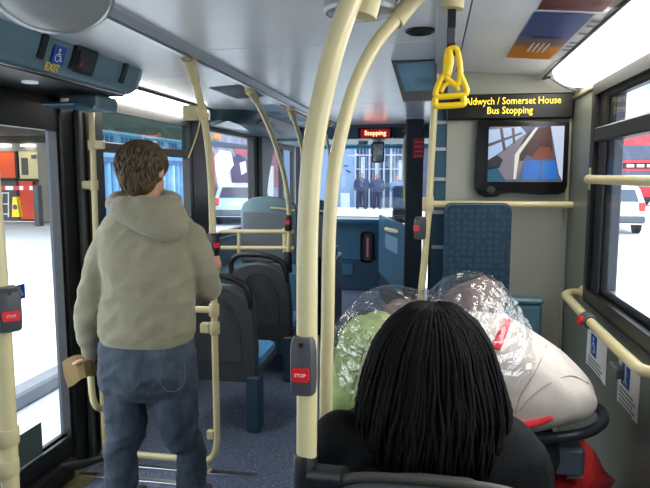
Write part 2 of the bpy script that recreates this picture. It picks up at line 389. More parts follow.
# right wall --------------------------------------------------------------
wr = struct('wall_right', B((XR, YB, 0), (XR+.06, YF, .96)), M_WALLG)
obj('top_panel', B((XR, YB, 1.835), (XR+.06, YF, ZC+.02)), M_WALLG, wr)
for a, b in ((2.57, 3.07), (3.07, YF), (.72, .9), (YB, -.8)):
    obj('pillar_panel', B((XR-.0005, a+.002, .0), (XR+.06, b-.002, 1.845), .003), M_WALLG, wr)
obj('head_strip', B((XR-.012, YB, 1.83), (XR+.01, 3.06, 1.85), .004), mat('bronze_strip', S(150, 136, 104), .4, metal=.4), wr)
f = side_window(3, XR, .9, 2.57, .98, 1.835, 1.635, -1)
side_window(4, XR, -.8, .72, .96, 1.835, None, -1)
obj('inner_sill', B((XR-.02, .95, .955), (XR+.004, 2.62, .975), .004), M_BLACK, f)
obj('bright_sill', B((XR-.004, .95, 1.046), (XR+.03, 2.33, 1.056)), M_STEEL, f)
obj('side_cover', B((XR-.018, 2.42, .975), (XR+.02, 2.565, 1.83), .006), M_BLACK, f)
obj('inner_frame', B((XR-.006, 2.35, .975), (XR+.03, 2.42, 1.83), .004), mat('slate_frame', S(44, 48, 62), .4), f)
obj('head_cover', B((XR-.018, .95, 1.765), (XR+.02, 2.40, 1.83), .006), M_BLACK, f)
obj('foot_cover', B((XR-.012, .95, .98), (XR+.02, 2.40, 1.045), .006), M_BLACK, f)
wb = struct('wall_back', B((XL-.05, YB-.06, 0), (XR+.05, YB, ZC)), M_BLUEG)

# bulkhead by the stairs ---------------------------------------------------
YK = 3.07
bk = struct('wall_bulkhead', B((.066, YK, 0), (XR-.002, YK+.05, ZC+.015)), M_BULK)
obj('corner_strip', B((XR-.022, YK-.012, .0), (XR-.002, YK, 1.84), .004), M_BULK, bk)
# dark blue stairwell wall running forward, with its silver-edged treads
sw = struct('wall_stair', B((.066, YK+.05, 0), (.10, 5.4, ZC+.015)), M_BLUE)
sp = thing('stair_screen', 'narrow blue stair panel with silver bars beside the bulkhead', 'panel', (.03, YK, 0))
obj('blue_sheet', B((-.004, YK+.012, .02), (.064, YK+.04, ZC-.005)), M_BLUE, sp)
for py in (122, 149, 179, 212, 247):
    z = W(440, py, Y=YK).z
    obj('silver_bar', B((.0, YK-.004, z-.011), (.064, YK+.012, z+.008), .003), M_ALU, sp)
obj('edge_strip', B((-.016, YK+.0, .02), (-.004, YK+.045, ZC-.005), .003), M_BLACK, sp)
# ------------------------------------------------------------------ front of the bus
YH = 6.05
fw = struct('wall_front', B((XL, YF-.12, 0), (-.62, YF, .93)), M_BLUE)
obj('dash_top', B((XL, YF-.40, .885), (-.62, YF, .935), .015), M_BLUE, fw)
obj('kick_panel', B((-1.35, YF-.16, 0), (-.62, YF-.12, .40), .01), M_DKBLUE, fw)
obj('recess', B((-1.15, YF-.175, .2), (-.98, YF-.16, .36), .01), M_BLUE, fw)
# small framed slot window in the dash panel
c = W(367, 247, Y=YF-.13)
sl = obj('slot_frame', frame(NB(), rrect(c.x-.085, c.x+.085, c.z-.2, c.z+.2, .05), rrect(c.x-.055, c.x+.055, c.z-.17, c.z+.17, .035), 'Y', YF-.16, YF-.12), M_BLACKG, fw)
obj('slot_pane', PR(rrect(c.x-.056, c.x+.056, c.z-.171, c.z+.171, .035), 'Y', YF-.135, YF-.128), mat('dark_slot_glass', S(70, 66, 76), .15), sl)
obj('slot_mark', B((c.x-.005, YF-.139, c.z-.13), (c.x+.02, YF-.135, c.z+.12)), mat('slot_red_print', S(190, 110, 116), .4), sl)
ws = struct('window_6', frame(NB(), rect(XL-.03, XR+.03, .9, ZC+.02), rect(XL+.03, XR-.03, .94, ZC-.10), 'Y', YF+.02, YF+.10), M_BLACK)
obj('windscreen_pane', B((XL+.03, YF+.055, .94), (XR-.03, YF+.06, ZC-.10)), M_GLASS, ws)
obj('blue_strip', B((XL+.03, YF+.045, ZC-.16), (XR-.03, YF+.05, ZC-.12)), mat('cyan_sunstrip', S(40, 160, 190), .4), ws)
# header box with the red sign
hd = struct('trim_1', PR([(YH, ZC+.015), (YH, ZC-.03), (YH+.10, 1.845), (YF, 1.87), (YF, ZC+.015)], 'X', -1.34, -.02), mat('header_blue_grey', S(70, 92, 112), .4))
obj('front_ceiling_panel', B((-.02, YH, ZC-.02), (.06, YF, ZC+.01)), M_CEIL, hd)
ss = thing('stopping_sign', 'small red lit destination sign above the windscreen', 'sign', (-.78, YH+.0, 1.85))
a, b = W(361, 129, Y=YH), W(390, 138, Y=YH)
obj('sign_case', B((a.x-.03, YH-.02, b.z-.005), (b.x+.02, YH+.08, a.z+.01), .006), M_BLACKG, ss)
obj('sign_text', basis(text_bm('Stopping', .062), ((a.x+b.x)/2, YH-.022, (a.z+b.z)/2+.002), (1, 0, 0), (0, 0, 1)), mat('red_led', (.9, .1, .08), .5, emit=(1, .20, .10), estr=8), ss)
obj('sign_glow_bar', B((a.x, YH-.0215, b.z+.004), (b.x, YH-.0205, a.z-.002)), mat('dark_red_led_field', S(90, 10, 16), .5, emit=(1, .03, .06), estr=.15), ss)
# mirrors hanging in the windscreen
def mirror(px, py, wpx, hpx, Y, label, name='driver_mirror'):
    c = W(px, py, Y=Y); k = Y/600*1.0; w2, h2 = wpx*k/2, hpx*k/2
    t = thing(name, label, 'mirror', (c.x, Y, c.z-h2))
    obj('housing', PR(rrect(c.x-w2, c.x+w2, c.z-h2, c.z+h2, min(w2, h2)*.35), 'Y', Y, Y+.05, .006), M_BLACKG, t)
    obj('mirror_face', PR(rrect(c.x-w2*.84, c.x+w2*.84, c.z-h2*.88, c.z+h2*.88, min(w2, h2)*.3), 'Y', Y-.004, Y+.002), M_MIRROR, t)
    obj('arm', TB([(c.x, Y+.03, c.z+h2*.9), (c.x+.02, Y+.05, c.z+h2+.04), (c.x+.02, Y+.06, c.z+h2+.10)], .012), M_BLACK, t)
    return t
mirror(378, 152, 12, 21, 6.6, 'tall dark rectangular mirror hanging in front of the windscreen')
mirror(363, 141, 9, 7, 6.7, 'small dark mirror left of the tall windscreen mirror')
# driver's cab partition
cab = thing('cab_partition', 'blue driver cab partition with glass screen and black post', 'partition', (-.35, 6.0, 0))
def slab(p, q, z0, z1, th=.03):
    p, q = Vector(p), Vector(q); d = (q-p).normalized(); nrm = Vector((-d.y, d.x))*th/2
    return PR([tuple(p+nrm), tuple(p-nrm), tuple(q-nrm), tuple(q+nrm)], 'Z', z0, z1)
A0, A1 = (-.62, 7.3), (-.16, 5.45)
obj('cab_door', slab(A0, A1, .30, 1.0), M_BLUE, cab)
obj('cab_skirt', slab((-.615, 7.3), (-.165, 5.45), .0, .30, .02), M_BLACK, cab)
obj('cab_screen', slab((-.62, 7.3), (-.24, 5.8), 1.0, 1.90, .01), M_GLASS, cab)
obj('screen_cap', slab((-.62, 7.3), (-.24, 5.8), 1.90, 1.945, .04), M_BLACK, cab)
obj('black_post', B((-.24, 5.38, 0), (-.085, 5.5, 1.97), .01), mat('dark_post_blue', S(28, 38, 52), .5), cab)
n1, n2 = W(413, 138, Y=5.37), W(424, 158, Y=5.37)
no = obj('red_notice', B((n1.x, 5.368, n2.z), (n2.x, 5.378, n1.z)), M_NOTICE, cab, label='small red printed notice')
for k in range(4): obj('notice_line', B((n1.x+.012, 5.366, n1.z-.03-k*.04), (n2.x-.012, 5.368, n1.z-.042-k*.04)), mat('notice_print', S(206, 110, 110), .6), no)
obj('cab_grab_pole', TB([W(411, 131, Y=5.6), W(406, 137, Y=5.6), W(404.5, 150, Y=5.6), W(405, 190, Y=5.6), W(408, 222, Y=5.6), W(412, 226, Y=5.5)], .016), M_CREAMD, cab)
obj('cab_handle', TB([W(386, 229, Y=6.75), W(389, 230, Y=6.4), W(400, 232, Y=6.1), W(406, 232, Y=5.85), W(407, 230, Y=5.8)], .022), M_CREAMD, cab)
obj('cab_notice', slab(W(387, 250, Y=6.62).xy, W(399, 251, Y=6.1).xy, .68, .84, .034), mat('pale_blue_notice', S(96, 128, 156), .5), cab)
q = W(398, 196, Y=6.85)
tm = thing('ticket_machine', 'blue and black ticket machine on the cab ledge', 'machine', (q.x, 6.85, .98))
obj('machine_body', B((q.x-.06, 6.8, .98), (q.x+.18, 7.05, 1.10), .02), M_BLACKG, tm)
obj('machine_screen', B((q.x-.07, 6.82, 1.10), (q.x+.18, 7.0, 1.36), .02), mat('machine_blue', S(70, 100, 170), .4), tm)
obj('green_pad', B((q.x+.04, 6.81, 1.20), (q.x+.14, 6.822, 1.32)), mat('green_pad', S(90, 180, 90), .5), tm)
obj('ledge', B((q.x-.06, 6.8, .94), (q.x+.25, 7.2, .98), .01), M_DKBLUE, tm)

# ------------------------------------------------------------------ door header with fittings
dh = thing('door_header', 'long blue grey cover above the middle door with slots', 'door cover', (-1.45, 1.4, 1.86))
HT, HB = (-1.322, ZC-.03), (-1.385, ZC-.125)
prof = [(-1.318, ZC-.014), HT, (-1.335, ZC-.07), (-1.352, ZC-.105), HB, (-1.43, ZC-.135), (-1.745, ZC-.135), (-1.745, ZC-.032)]
obj('cover', PR(prof, 'Y', .4, 2.60), M_BLUEG, dh, smooth='auto')
def endp(s): return [(-1.54+(x+1.54)*s, ZC-.075+(z-ZC+.075)*s) for x, z in prof]
obj('end_cap', loft(NB(), [[Vector((x, y, z)) for x, z in endp(s)] for s, y in ((1, 2.603), (.985, 2.63), (.94, 2.66), (.86, 2.68), (.7, 2.69))]), M_BLUEG, dh, smooth='auto')
obj('chrome_edge', TB([(-1.40, .4, ZC-.132), (-1.40, 2.6, ZC-.132)], .006, sub=1), M_STEEL, dh)
obj('underside', B((-1.744, .4, ZC-.141), (-1.41, 2.62, ZC-.1355)), M_BLACK, dh)
hn = Vector((.93, 0, -.36)).normalized(); hx = Vector((0, 1, 0)); hy = hn.cross(hx)
HM = Vector((-1.343, 0, ZC-.0875))
def on_header(px, py):
    d = (W(px, py, Y=2)-CAM); return CAM+d*((HM-CAM).dot(hn)/d.dot(hn))
def decal(name, bm, px, py, m, parent, off=.004, label=None):
    return obj(name, basis(bm, on_header(px, py)+hn*off, hx, hy), m, parent, label=label)
for px, py in ((42, 46), (123, 73)):
    decal('slot', PR(rrect(-.016, .016, -.045, .045, .012), 'Z', -.012, .004), px, py, M_BLACK, dh)
bs = decal('exit_sticker', PR(rect(-.035, .035, -.035, .035), 'Z', 0, .001), 57, 55, M_SIGNB, dh, .008, 'blue wheelchair exit sticker')
decal('symbol', wheelchair_icon(.055), 57, 55, M_WHITE, bs, .0095)
p = on_header(50, 67)
obj('exit_text', basis(text_bm('EXIT', .04, bold=.001), p+hn*.009, hx, hy), M_YELT, bs)
dp = decal('display_frame', PR(rrect(-.072, .072, -.05, .05, .012), 'Z', -.015, .012), 82, 60, M_BLACK, dh, label='black framed indicator display')
decal('display_face', PR(rrect(-.052, .052, -.034, .034, .006), 'Z', 0, .003), 82, 60, mat('dark_display', S(24, 30, 32), .4), dp, .0165)
decal('indicator_lamp', PR(rect(-.01, .002, -.012, .012), 'Z', 0, .002), 77, 62, mat('dim_red_lamp', S(150, 50, 44), .4), dp, .0198)
bl = obj('bracket_block', B((-1.62, 2.50, 1.775), (-1.47, 2.68, 1.838), .012), M_BLUEG, dh)
obj('sensor_plate', B((-1.66, 2.36, 1.775), (-1.50, 2.52, 1.79), .005), M_BLUE, bl)
obj('ceiling_spot', lathe(NB(), W(30, 83, Z=1.832), (0, 0, 1), [(.03, 0), (.03, .02)], 16), mat('dim_door_light', S(190, 200, 206), .4, emit=(.8, .9, 1), estr=.25), dh)
# strip lights
L1 = thing('strip_light', 'lit strip light above the window beside the middle door', 'lamp', (-1.5, 3.4, 1.86))
obj('diffuser', PR([(-1.555, ZC-.042), (-1.575, ZC-.075), (-1.64, ZC-.098), (-1.70, ZC-.105), (-1.735, ZC-.10), (-1.735, ZC-.05), (-1.60, ZC-.03)], 'Y', 2.72, 4.09), M_LAMP, L1, smooth=False)
obj('end_plate', B((-1.745, 4.09, ZC-.115), (-1.55, 4.11, ZC-.038)), M_GREYP, L1)
obj('inner_rail', B((-1.565, 2.70, ZC-.05), (-1.545, 4.09, ZC-.036), .003), M_GREYP, L1)
L2 = thing('strip_light', 'lit strip light above the right-hand window', 'lamp', (.55, 1.8, 1.85))
pr2 = [(.508, ZC-.045), (.52, ZC-.075), (.565, ZC-.103), (.615, ZC-.118), (.64, ZC-.118), (.647, ZC-.06), (.56, ZC-.022)]
def sc2(s): return [(.60+(x-.60)*s, ZC-.075+(z-ZC+.075)*s) for x, z in pr2]
obj('diffuser', loft(NB(), [[Vector((x, y, z)) for x, z in sc2(s)] for y, s in ((.4, 1), (2.80, 1), (2.86, .95), (2.90, .8), (2.915, .5))]), M_LAMP, L2)
obj('inner_rail', TB([(.503, .4, ZC-.042), (.503, 2.84, ZC-.042), (.52, 2.93, ZC-.06), (.59, 2.95, ZC-.10), (.635, 2.94, ZC-.118)], .006), M_GREYP, L2)
# cover panels over the second window / front wheel arch, curved
cv = thing('front_cove_cover', 'dark teal curved cover above the window behind the front doors', 'cover', (-1.5, 5.2, 1.86))
cvp = [(-1.31, ZC-.024), (-1.33, ZC-.07), (-1.38, ZC-.105), (-1.46, ZC-.118), (-1.74, ZC-.12), (-1.74, ZC-.05)]
obj('cove_body', loft(NB(), [[Vector((-1.74+(x+1.74)*s, y, z)) for x, z in cvp] for y, s in ((4.12, .30), (4.18, .62), (4.3, .88), (4.5, .98), (4.7, 1.0), (6.3, 1.0))]), mat('dark_teal_plastic', S(52, 78, 88), .45), cv, smooth='auto')
wq = [W(px, py, Z=ZC-.124) for px, py in ((213, 125), (229, 121.5), (240, 125), (249, 131), (228, 128))]
obj('pale_inset', PR([(p.x, p.y) for p in wq], 'Z', ZC-.124, ZC-.1195), M_CEIL, cv)
obj('grille_plate', basis(PR(rrect(-.22, .22, -.03, .03, .012), 'Z', 0, .004), (-1.352, 4.85, ZC-.088), (0, 1, 0), (.82, 0, .57)), mat('teal_grille', S(44, 64, 74), .5), cv)
# adverts in the cove above the front window
ad = thing('cove_advert', 'pale blue advert panels with a red line in the left cove', 'advert', (-1.2, 4.7, 1.9))
def cz(x): return ZC-.002+(x+1.025)*.065-.002
for y0, y1, c in ((3.25, 3.75, 'navy'), (4.15, 4.75, 'pale'), (4.8, 5.5, 'pale')):
    m_ = mat('advert_navy', S(50, 62, 96), .4, var=.4, vscale=12) if c == 'navy' else mat('advert_pale_blue', S(176, 214, 236), .4, var=.08, vscale=14)
    xa, xb = (-1.24, -1.05) if c == 'navy' else (-1.30, -1.10)
    bm = NB(); vs = [bm.verts.new(v) for v in ((xa, y0, cz(xa)), (xb, y0, cz(xb)), (xb, y1, cz(xb)), (xa, y1, cz(xa)))]; bm.faces.new(vs)
    bmesh.ops.solidify(bm, geom=bm.faces[:], thickness=.003)
    if c == 'navy':
        na = obj('ceiling_advert', bm, m_); tag(na, 'dark navy advert on the cove above the hooded man', 'advert')
    else: obj('advert_sheet', bm, m_, ad)
for y0 in (4.55, 4.62, 4.70, 5.0, 5.08):
    bm = NB(); vs = [bm.verts.new(v) for v in ((-1.26, y0, cz(-1.26)-.003), (-1.18, y0, cz(-1.18)-.003), (-1.18, y0+.03, cz(-1.18)-.003), (-1.26, y0+.03, cz(-1.26)-.003))]; bm.faces.new(vs)
    bmesh.ops.solidify(bm, geom=bm.faces[:], thickness=.002); obj('advert_print', bm, mat('advert_ink', S(50, 76, 96), .5), ad)
obj('red_line', B((-1.075, 4.2, cz(-1.07)-.006), (-1.062, 5.4, cz(-1.07)-.001)), mat('red_line_print', S(190, 60, 70), .5), ad)
# ceiling adverts on the right
cA = thing('ceiling_advert', 'blue to orange advert on the ceiling beside the right strip light', 'advert', (.35, 2.2, ZC-.012))
def qz(x): return ZC-.034*(x-.105)/.40
def cquad(pts, off, th=.002):
    bm = NB(); vs = [bm.verts.new((x, y, qz(x)-off)) for x, y in pts]; bm.faces.new(vs); bmesh.ops.solidify(bm, geom=bm.faces[:], thickness=th); return bm
X0, X1, Y0, Y1 = .288, .455, 1.93, 2.63
obj('advert_sheet', cquad([(X0, Y0), (X1, Y0), (X1, Y1), (X0, Y1)], .004), ramp_mat('advert_dusk', 'Y', [(0, S(64, 88, 150)), (.40, S(70, 92, 160)), (.60, S(150, 112, 106)), (.70, S(236, 160, 60)), (1, S(240, 150, 40))], 1/.70, -(Y0-2.2)/.70), cA)
for k in range(4):
    obj('advert_mark', cquad([(.345+.018*k, 2.32), (.353+.018*k, 2.32), (.353+.018*k, 2.48), (.345+.018*k, 2.48)], .0072), M_WHITE, cA)
obj('advert_horizon', cquad([(.33, 2.24), (.43, 2.22), (.43, 2.24), (.33, 2.26)], .0072), mat('advert_hill', S(86, 70, 80), .5), cA)
cB = tag(obj('ceiling_advert', cquad([(.29, 1.2), (.47, 1.2), (.47, 1.90), (.29, 1.90)], .004), mat('advert_maroon', S(130, 70, 74), .4, var=.4, vscale=14)), 'dark red advert on the ceiling at the top edge of the photo', 'advert')
cC = thing('ceiling_notice', 'white notice with small marks between the dusk advert and strip light', 'notice', (.49, 2.2, ZC-.04))
obj('notice_sheet', cquad([(.457, 1.93), (.497, 1.93), (.497, 2.63), (.457, 2.63)], .004), mat('notice_white', S(206, 208, 212), .5), cC)
for k, y in enumerate((1.98, 2.04, 2.14, 2.28, 2.34, 2.40)): obj('notice_mark', cquad([(.464, y), (.49, y), (.49, y+.03), (.464, y+.03)], .007), M_GREYT, cC)
cD = tag(obj('ceiling_advert', cquad([(.472, 1.2), (.50, 1.2), (.50, 1.85), (.472, 1.85)], .004), mat('advert_brown', S(70, 58, 54), .4, var=.3, vscale=14)), 'dark brown advert strip against the right strip light at the top edge', 'advert')
# round convex mirrors and speaker grille under the ceiling
def round_mirror(c, r, label, tilt=(0, 0, -1)):
    t = thing('round_mirror', label, 'mirror', c)
    obj('rim', lathe(NB(), c, tilt, [(r*.94, .0), (r, .005), (r*1.0, .022), (r*.93, .03), (r*.90, .026)], 40), mat('satin_rim', S(170, 172, 176), .35, metal=.8), t, smooth='auto')
    obj('mirror_face', lathe(NB(), c, tilt, [(r*.905, .012), (r*.905, .026), (r*.7, .034), (r*.4, .041), (.001, .044)], 40), mat('hazy_mirror', S(186, 186, 182), .32, metal=.55), t, smooth='auto')
    obj('back_dish', lathe(NB(), c, tilt, [(.03, -.03), (r*.9, .0), (r*.94, .012)], 40), M_GREYP, t, smooth='auto')
    return t
pm = W(53, -15, Z=1.90); round_mirror((pm.x, pm.y, 1.90), .130, 'large round convex mirror in the top left corner', Vector((.30, -.42, -.85)).normalized())
pm = W(360, 2, Z=1.945); round_mirror((pm.x, pm.y, 1.945), .10, 'small round convex mirror on the ceiling behind the cream poles')
pm = W(420, 30, Z=ZC)
sg = thing('speaker_grille', 'round black speaker grille in the ceiling', 'speaker', (pm.x, pm.y, ZC-.01))
obj('grille', lathe(NB(), (pm.x, pm.y, ZC-.0005), (0, 0, -1), [(.050, 0), (.05, .006), (.046, .009), (.001, .009)], 28), M_BLACK, sg)
for r_ in (.012, .022, .032, .041): obj('grille_ring', lathe(NB(), (pm.x, pm.y, ZC-.0095), (0, 0, -1), [(r_, 0), (r_, .003), (r_-.004, .003), (r_-.004, 0)], 24), M_BLACKG, sg)
# trapezoid mirror by the stairs
Ym = 2.72
pts = [W(px, py, Y=Ym) for px, py in ((391, 60), (437, 57), (437, 100), (403, 101))]
pti = [W(px, py, Y=Ym) for px, py in ((396, 63), (434, 60.5), (434, 90), (405, 92))]
tmr = thing('stair_mirror', 'dark framed trapezoid mirror hung from the ceiling by the stairs', 'mirror', (-.1, Ym, pts[2].z))
obj('mirror_frame', frame(NB(), [(p.x, p.z) for p in pts], [(p.x, p.z) for p in pti], 'Y', Ym, Ym+.035), M_GREYP, tmr)
obj('mirror_pane', PR([(p.x, p.z) for p in pti], 'Y', Ym+.01, Ym+.02), mat('mirror_blue_reflection', S(130, 170, 196), .12, metal=.8), tmr)  # blue of the mirrored surroundings put into the pane colour
# ------------------------------------------------------------------ grab poles
def pxpath(L): return [W(a, b, Y=y) for a, b, y in L]
def collar(p, d, r, h, m, parent, name='joint_collar'):
    p = Vector(p); d = Vector(d).normalized()
    return obj(name, lathe(NB(), p-d*h/2, d, [(r*.93, 0), (r, .004), (r, h-.004), (r*.93, h)], 18), m, parent, smooth='auto')
def flange(L, parent, r=.0235, ln=.11):
    p, q = pxpath(L[:2]); d = (q-p).normalized(); t0 = p-d*((ZC-.03-p.z)/-d.z if d.z else 0)
    return obj('ceiling_flange', TB([t0-d*.004, t0+d*.02, t0+d*.026, t0+d*ln], [r*1.3, r*1.2, r, r], n=16, sub=1), M_CREAMD, parent, smooth='auto')
def stop_box(p, w_, h_, parent, yb, red_h=.03, text=True, face=(0, -1, 0), name='stop_button_box', case=None):
    """bell push clamped on a pole at p, its face turned to the rear of the bus"""
    fx = Vector(face); side = Vector((-fx.y, fx.x, 0)); up = Vector((0, 0, 1))
    side = up.cross(fx)
    bm = NB(); rings = []
    for z, s, d0 in ((-.5, .80, .6), (-.46, .95, .85), (-.3, 1, 1), (.25, 1, 1), (.42, .93, .9), (.5, .78, .62)):
        rings.append([Vector(p)+up*z*h_+side*(x*w_/2*s)+fx*(y*.03*d0) for x, y in ((-1, -1), (-1, .5), (-.8, .9), (-.3, 1), (.3, 1), (.8, .9), (1, .5), (1, -1))])
    loft(bm, rings)
    bx = obj(name, bm, case or M_GREYP, parent, smooth='auto')
    q = Vector(p)+fx*.030-up*.0+up*yb*h_
    rb = obj('red_button', basis(PR(rrect(-w_*.34, w_*.34, -red_h/2, red_h/2, .004), 'Z', -.006, .004), q, side, up), M_RED, bx)
    if text: obj('stop_text', basis(text_bm('STOP', red_h*.36, .0004), q+fx*.0046, side, up), M_WHITE, bx)
    obj('screw', basis(PR(rrect(-.004, .004, -.004, .004, .003), 'Z', -.004, .002), Vector(p)+fx*.026+up*h_*.40, side, up), M_BLACK, bx)
    return bx

# pole A, nearest
pa = thing('grab_pole', 'thick cream grab pole in the foreground with red stop button', 'pole', (-.2, .95, .0))
obj('tube', TB(pxpath([(306.5, 470, .95), (307, 400, .95), (307, 300, .95), (308, 220, .95), (313, 150, .955), (324, 90, .965), (337, 40, .98), (352, -2, 1.0), (372, -50, 1.03)]), .0175, n=20, sub=8), M_CREAM, pa, smooth=True)
top = W(372, -50, Y=1.03); obj('ceiling_flange', lathe(NB(), (top.x, top.y, 1.80), (.25, .06, .97), [(.024, -.06), (.024, .10), (.034, .165), (.036, .185)], 18), M_CREAMD, pa, smooth='auto')
p = W(305, 363, Y=.95); stop_box((p.x, .945, p.z), .041, .098, pa, -.09, .022)
p = W(305.5, 470, Y=.95)
obj('base_sleeve', lathe(NB(), (p.x, .95, .60), (0, 0, 1), [(.021, 0), (.021, .37), (.0205, .405), (.018, .412)], 18), M_BLACK, pa, smooth='auto')
# pole B
pb = thing('grab_pole', 'cream grab pole just behind the foreground one, curving to a ceiling bracket', 'pole', (-.25, 1.5, 0))
obj('tube', TB([Vector((W(325, 440, Y=1.5).x, 1.5, .02))]+pxpath([(326, 400, 1.5), (327.5, 330, 1.5), (329, 240, 1.5), (333, 180, 1.5), (341, 135, 1.52), (355, 85, 1.56), (377, 42, 1.62), (409, 5, 1.70)]), .0175, n=18, sub=8), M_CREAM, pb, smooth=True)
a_, b_ = W(395, 22, Y=1.67), W(413, 0, Y=1.71)
obj('joint_collar', TB([a_, b_, b_+Vector((.03, .01, .028))], .024, n=16, sub=4), M_CREAMD, pb, smooth='auto')
for px, py in ((392, 6), (396, 1)): obj('grub_screw', sphere(NB(), W(px, py, Y=1.665), .004, u=8, v=6), M_BLACK, pb)
obj('floor_flange', lathe(NB(), (W(325, 440, Y=1.5).x, 1.5, 0), (0, 0, 1), [(.045, 0), (.045, .008), (.024, .02), (.02, .05)], 18), M_CREAMD, pb, smooth='auto')
# near left pole with button
pl = thing('grab_pole', 'cream grab pole at the left edge of the photo with button and clamps', 'pole', (-.86, 1.05, 0))
xa = W(3, 300, Y=1.05).x
obj('tube', TB([(xa-.02, 1.05, .02), (xa-.012, 1.05, .7), (xa-.006, 1.05, 1.1), (xa-.012, 1.05, 1.5), (xa-.03, 1.05, ZC-.01)], .0175, n=18), M_CREAM, pl, smooth=True)
p = W(3, 310, Y=1.03); stop_box((p.x+.002, 1.04, p.z), .046, .088, pl, -.1, .020, face=Vector((.75, -.66, 0)))
for py in (436, 467):
    p = W(8, py, Y=1.05); cc = collar((p.x-.002, 1.05, p.z), (0, 0, 1), .0235, .036, M_CREAMD, pl)
    obj('clamp_lug', B((p.x-.03, 1.0, p.z-.014), (p.x-.008, 1.045, p.z+.014), .004), M_CREAMD, cc)
obj('floor_flange', lathe(NB(), (xa-.02, 1.05, 0), (0, 0, 1), [(.045, 0), (.045, .008), (.024, .02), (.02, .05)], 18), M_CREAMD, pl, smooth='auto')
# pole by the hooded man, with draught screen frame to the wall
pd = thing('grab_pole', 'cream grab pole the hooded man holds, bent along the floor at its foot', 'pole', (-1.05, 2.72, 0))
yb = 2.72; x0 = W(214, 300, Y=yb).x
obj('tube', TB(pxpath([(188, 55, 2.36), (194, 78, 2.44), (202, 108, 2.55), (208, 145, 2.65), (211.5, 190, yb)])+[Vector((x0, yb, 1.15)), Vector((x0, yb, .8)), Vector((x0-.0, yb, .28)), Vector((x0-.004, yb, .14)), Vector((x0-.03, yb, .075)), Vector((x0-.09, yb, .055)), Vector((x0-.3, yb, .055)), Vector((-1.66, yb, .055))], .0165, n=16, sub=6), M_CREAM, pd, smooth=True)
flange([(188, 55, 2.36), (194, 78, 2.44)], pd)
q = W(202, 112, Y=2.56); jc = collar(q, (-.12, -.3, .95), .025, .06, M_CREAMD, pd)
obj('clamp_lug', B((q.x-.085, q.y-.02, q.z-.035), (q.x-.015, q.y+.02, q.z+.03), .006), M_CREAMD, jc)
obj('diagonal_line', TB([W(201, 118, Y=2.58), W(196, 138, Y=2.64), W(188.5, 158, Y=2.72)], .0035, n=6, sub=3), M_CREAMD, pd)  # thin cream diagonal line below the clamp
for py in (310, 328):
    q = W(214, py, Y=yb); jc = collar((x0, yb, q.z), (0, 0, 1), .025, .06, M_CREAMD, pd)
    if py == 310: obj('cross_tube', TB([(x0-.02, yb, q.z), (-1.66, yb, q.z)], .0165, n=14, sub=1), M_CREAM, pd, smooth='auto')
    else: obj('clamp_lug', B((x0-.07, yb-.02, q.z-.025), (x0-.02, yb+.02, q.z+.025), .006), M_CREAMD, jc)
q = W(214, 434, Y=yb); obj('clamp_lug', B((x0-.05, yb-.015, q.z-.025), (x0-.01, yb+.015, q.z+.02), .005), M_CREAMD, pd)
obj('foot_stub', lathe(NB(), (x0-.06, yb, 0), (0, 0, 1), [(.03, 0), (.03, .006), (.014, .012), (.014, .05)], 14), M_CREAMD, pd, smooth='auto')
q = W(216, 245, Y=yb-.02); stop_box((x0+.003, yb-.012, q.z), .045, .11, pd, .0, .024, text=False, face=(.86, -.5, 0), case=M_BLACK)
# wall-side pole of the screen
pw = thing('grab_pole', 'slim cream pole beside the middle door, looped at its foot', 'pole', (-1.62, 2.74, 0))
xw = W(94, 200, Y=2.70).x
obj('tube', TB([(xw+.005, 2.70, 1.80), (xw+.003, 2.70, 1.4), (xw, 2.70, 1.0), (xw, 2.70, .6), (xw, 2.70, .01)], .0145, n=14), M_CREAM, pw, smooth=True)
q = W(92, 385, Y=2.62); obj('loop', TB([(xw-.002, 2.70, .76), (q.x-.002, 2.64, .75), (q.x-.004, 2.62, .68), (q.x-.002, 2.62, .42), (q.x+.01, 2.63, .34), (xw-.0, 2.69, .30)], .0165, n=14), M_CREAM, pw, smooth=True)
for py, sx in ((145, .07), (185, -.06)):
    q = W(94, py, Y=2.70); cc = collar((xw+.003, 2.70, q.z), (0, 0, 1), .021, .05, M_CREAMD, pw)
    obj('clamp_lug', B((xw, 2.69, q.z-.02), (xw+sx, 2.71, q.z+.02), .006), M_CREAMD, cc)
# second ceiling pole, on the far rail
p2 = thing('grab_pole', 'cream pole curving from the ceiling track down to the low rail', 'pole', (-1.04, 4.4, .9))
obj('tube', TB(pxpath([(246, 84, 3.22), (254, 97, 3.36), (264, 116, 3.62), (275, 143, 3.95), (284, 175, 4.22), (288.5, 205, 4.36), (289, 228, 4.4), (288, 262, 4.4)]), .0165, n=14, sub=6), M_CREAM, p2, smooth=True)
flange([(246, 84, 3.22), (254, 97, 3.36)], p2)
q = W(288, 223, Y=4.38); stop_box((q.x, 4.385, q.z), .05, .12, p2, .05, .03, text=False, case=M_BLACK)
q = W(288, 262, Y=4.4); collar((q.x, 4.4, q.z), (0, 0, 1), .03, .16, M_BLACK, p2, 'black_sleeve')
# low rail behind the two seats
lr = thing('low_rail', 'double cream rail in front of the raised seats', 'rail', (-1.3, 4.42, .9))
for py in (231.5, 248):
    q0, q1 = W(221, py, Y=4.42), W(294, py, Y=4.42)
    obj('rail_tube', TB([q0, q1], .0165, n=12, sub=1), M_CREAM, lr, smooth='auto')
q0, q1 = W(239, 231, Y=4.42), W(239, 258, Y=4.42); obj('upright', TB([q0, q1], .0155, n=12, sub=1), M_CREAM, lr, smooth='auto')
q0, q1 = W(285, 228, Y=4.43), W(285, 252, Y=4.43); obj('upright', TB([q0, q1], .02, n=12, sub=1), M_CREAMD, lr, smooth='auto')
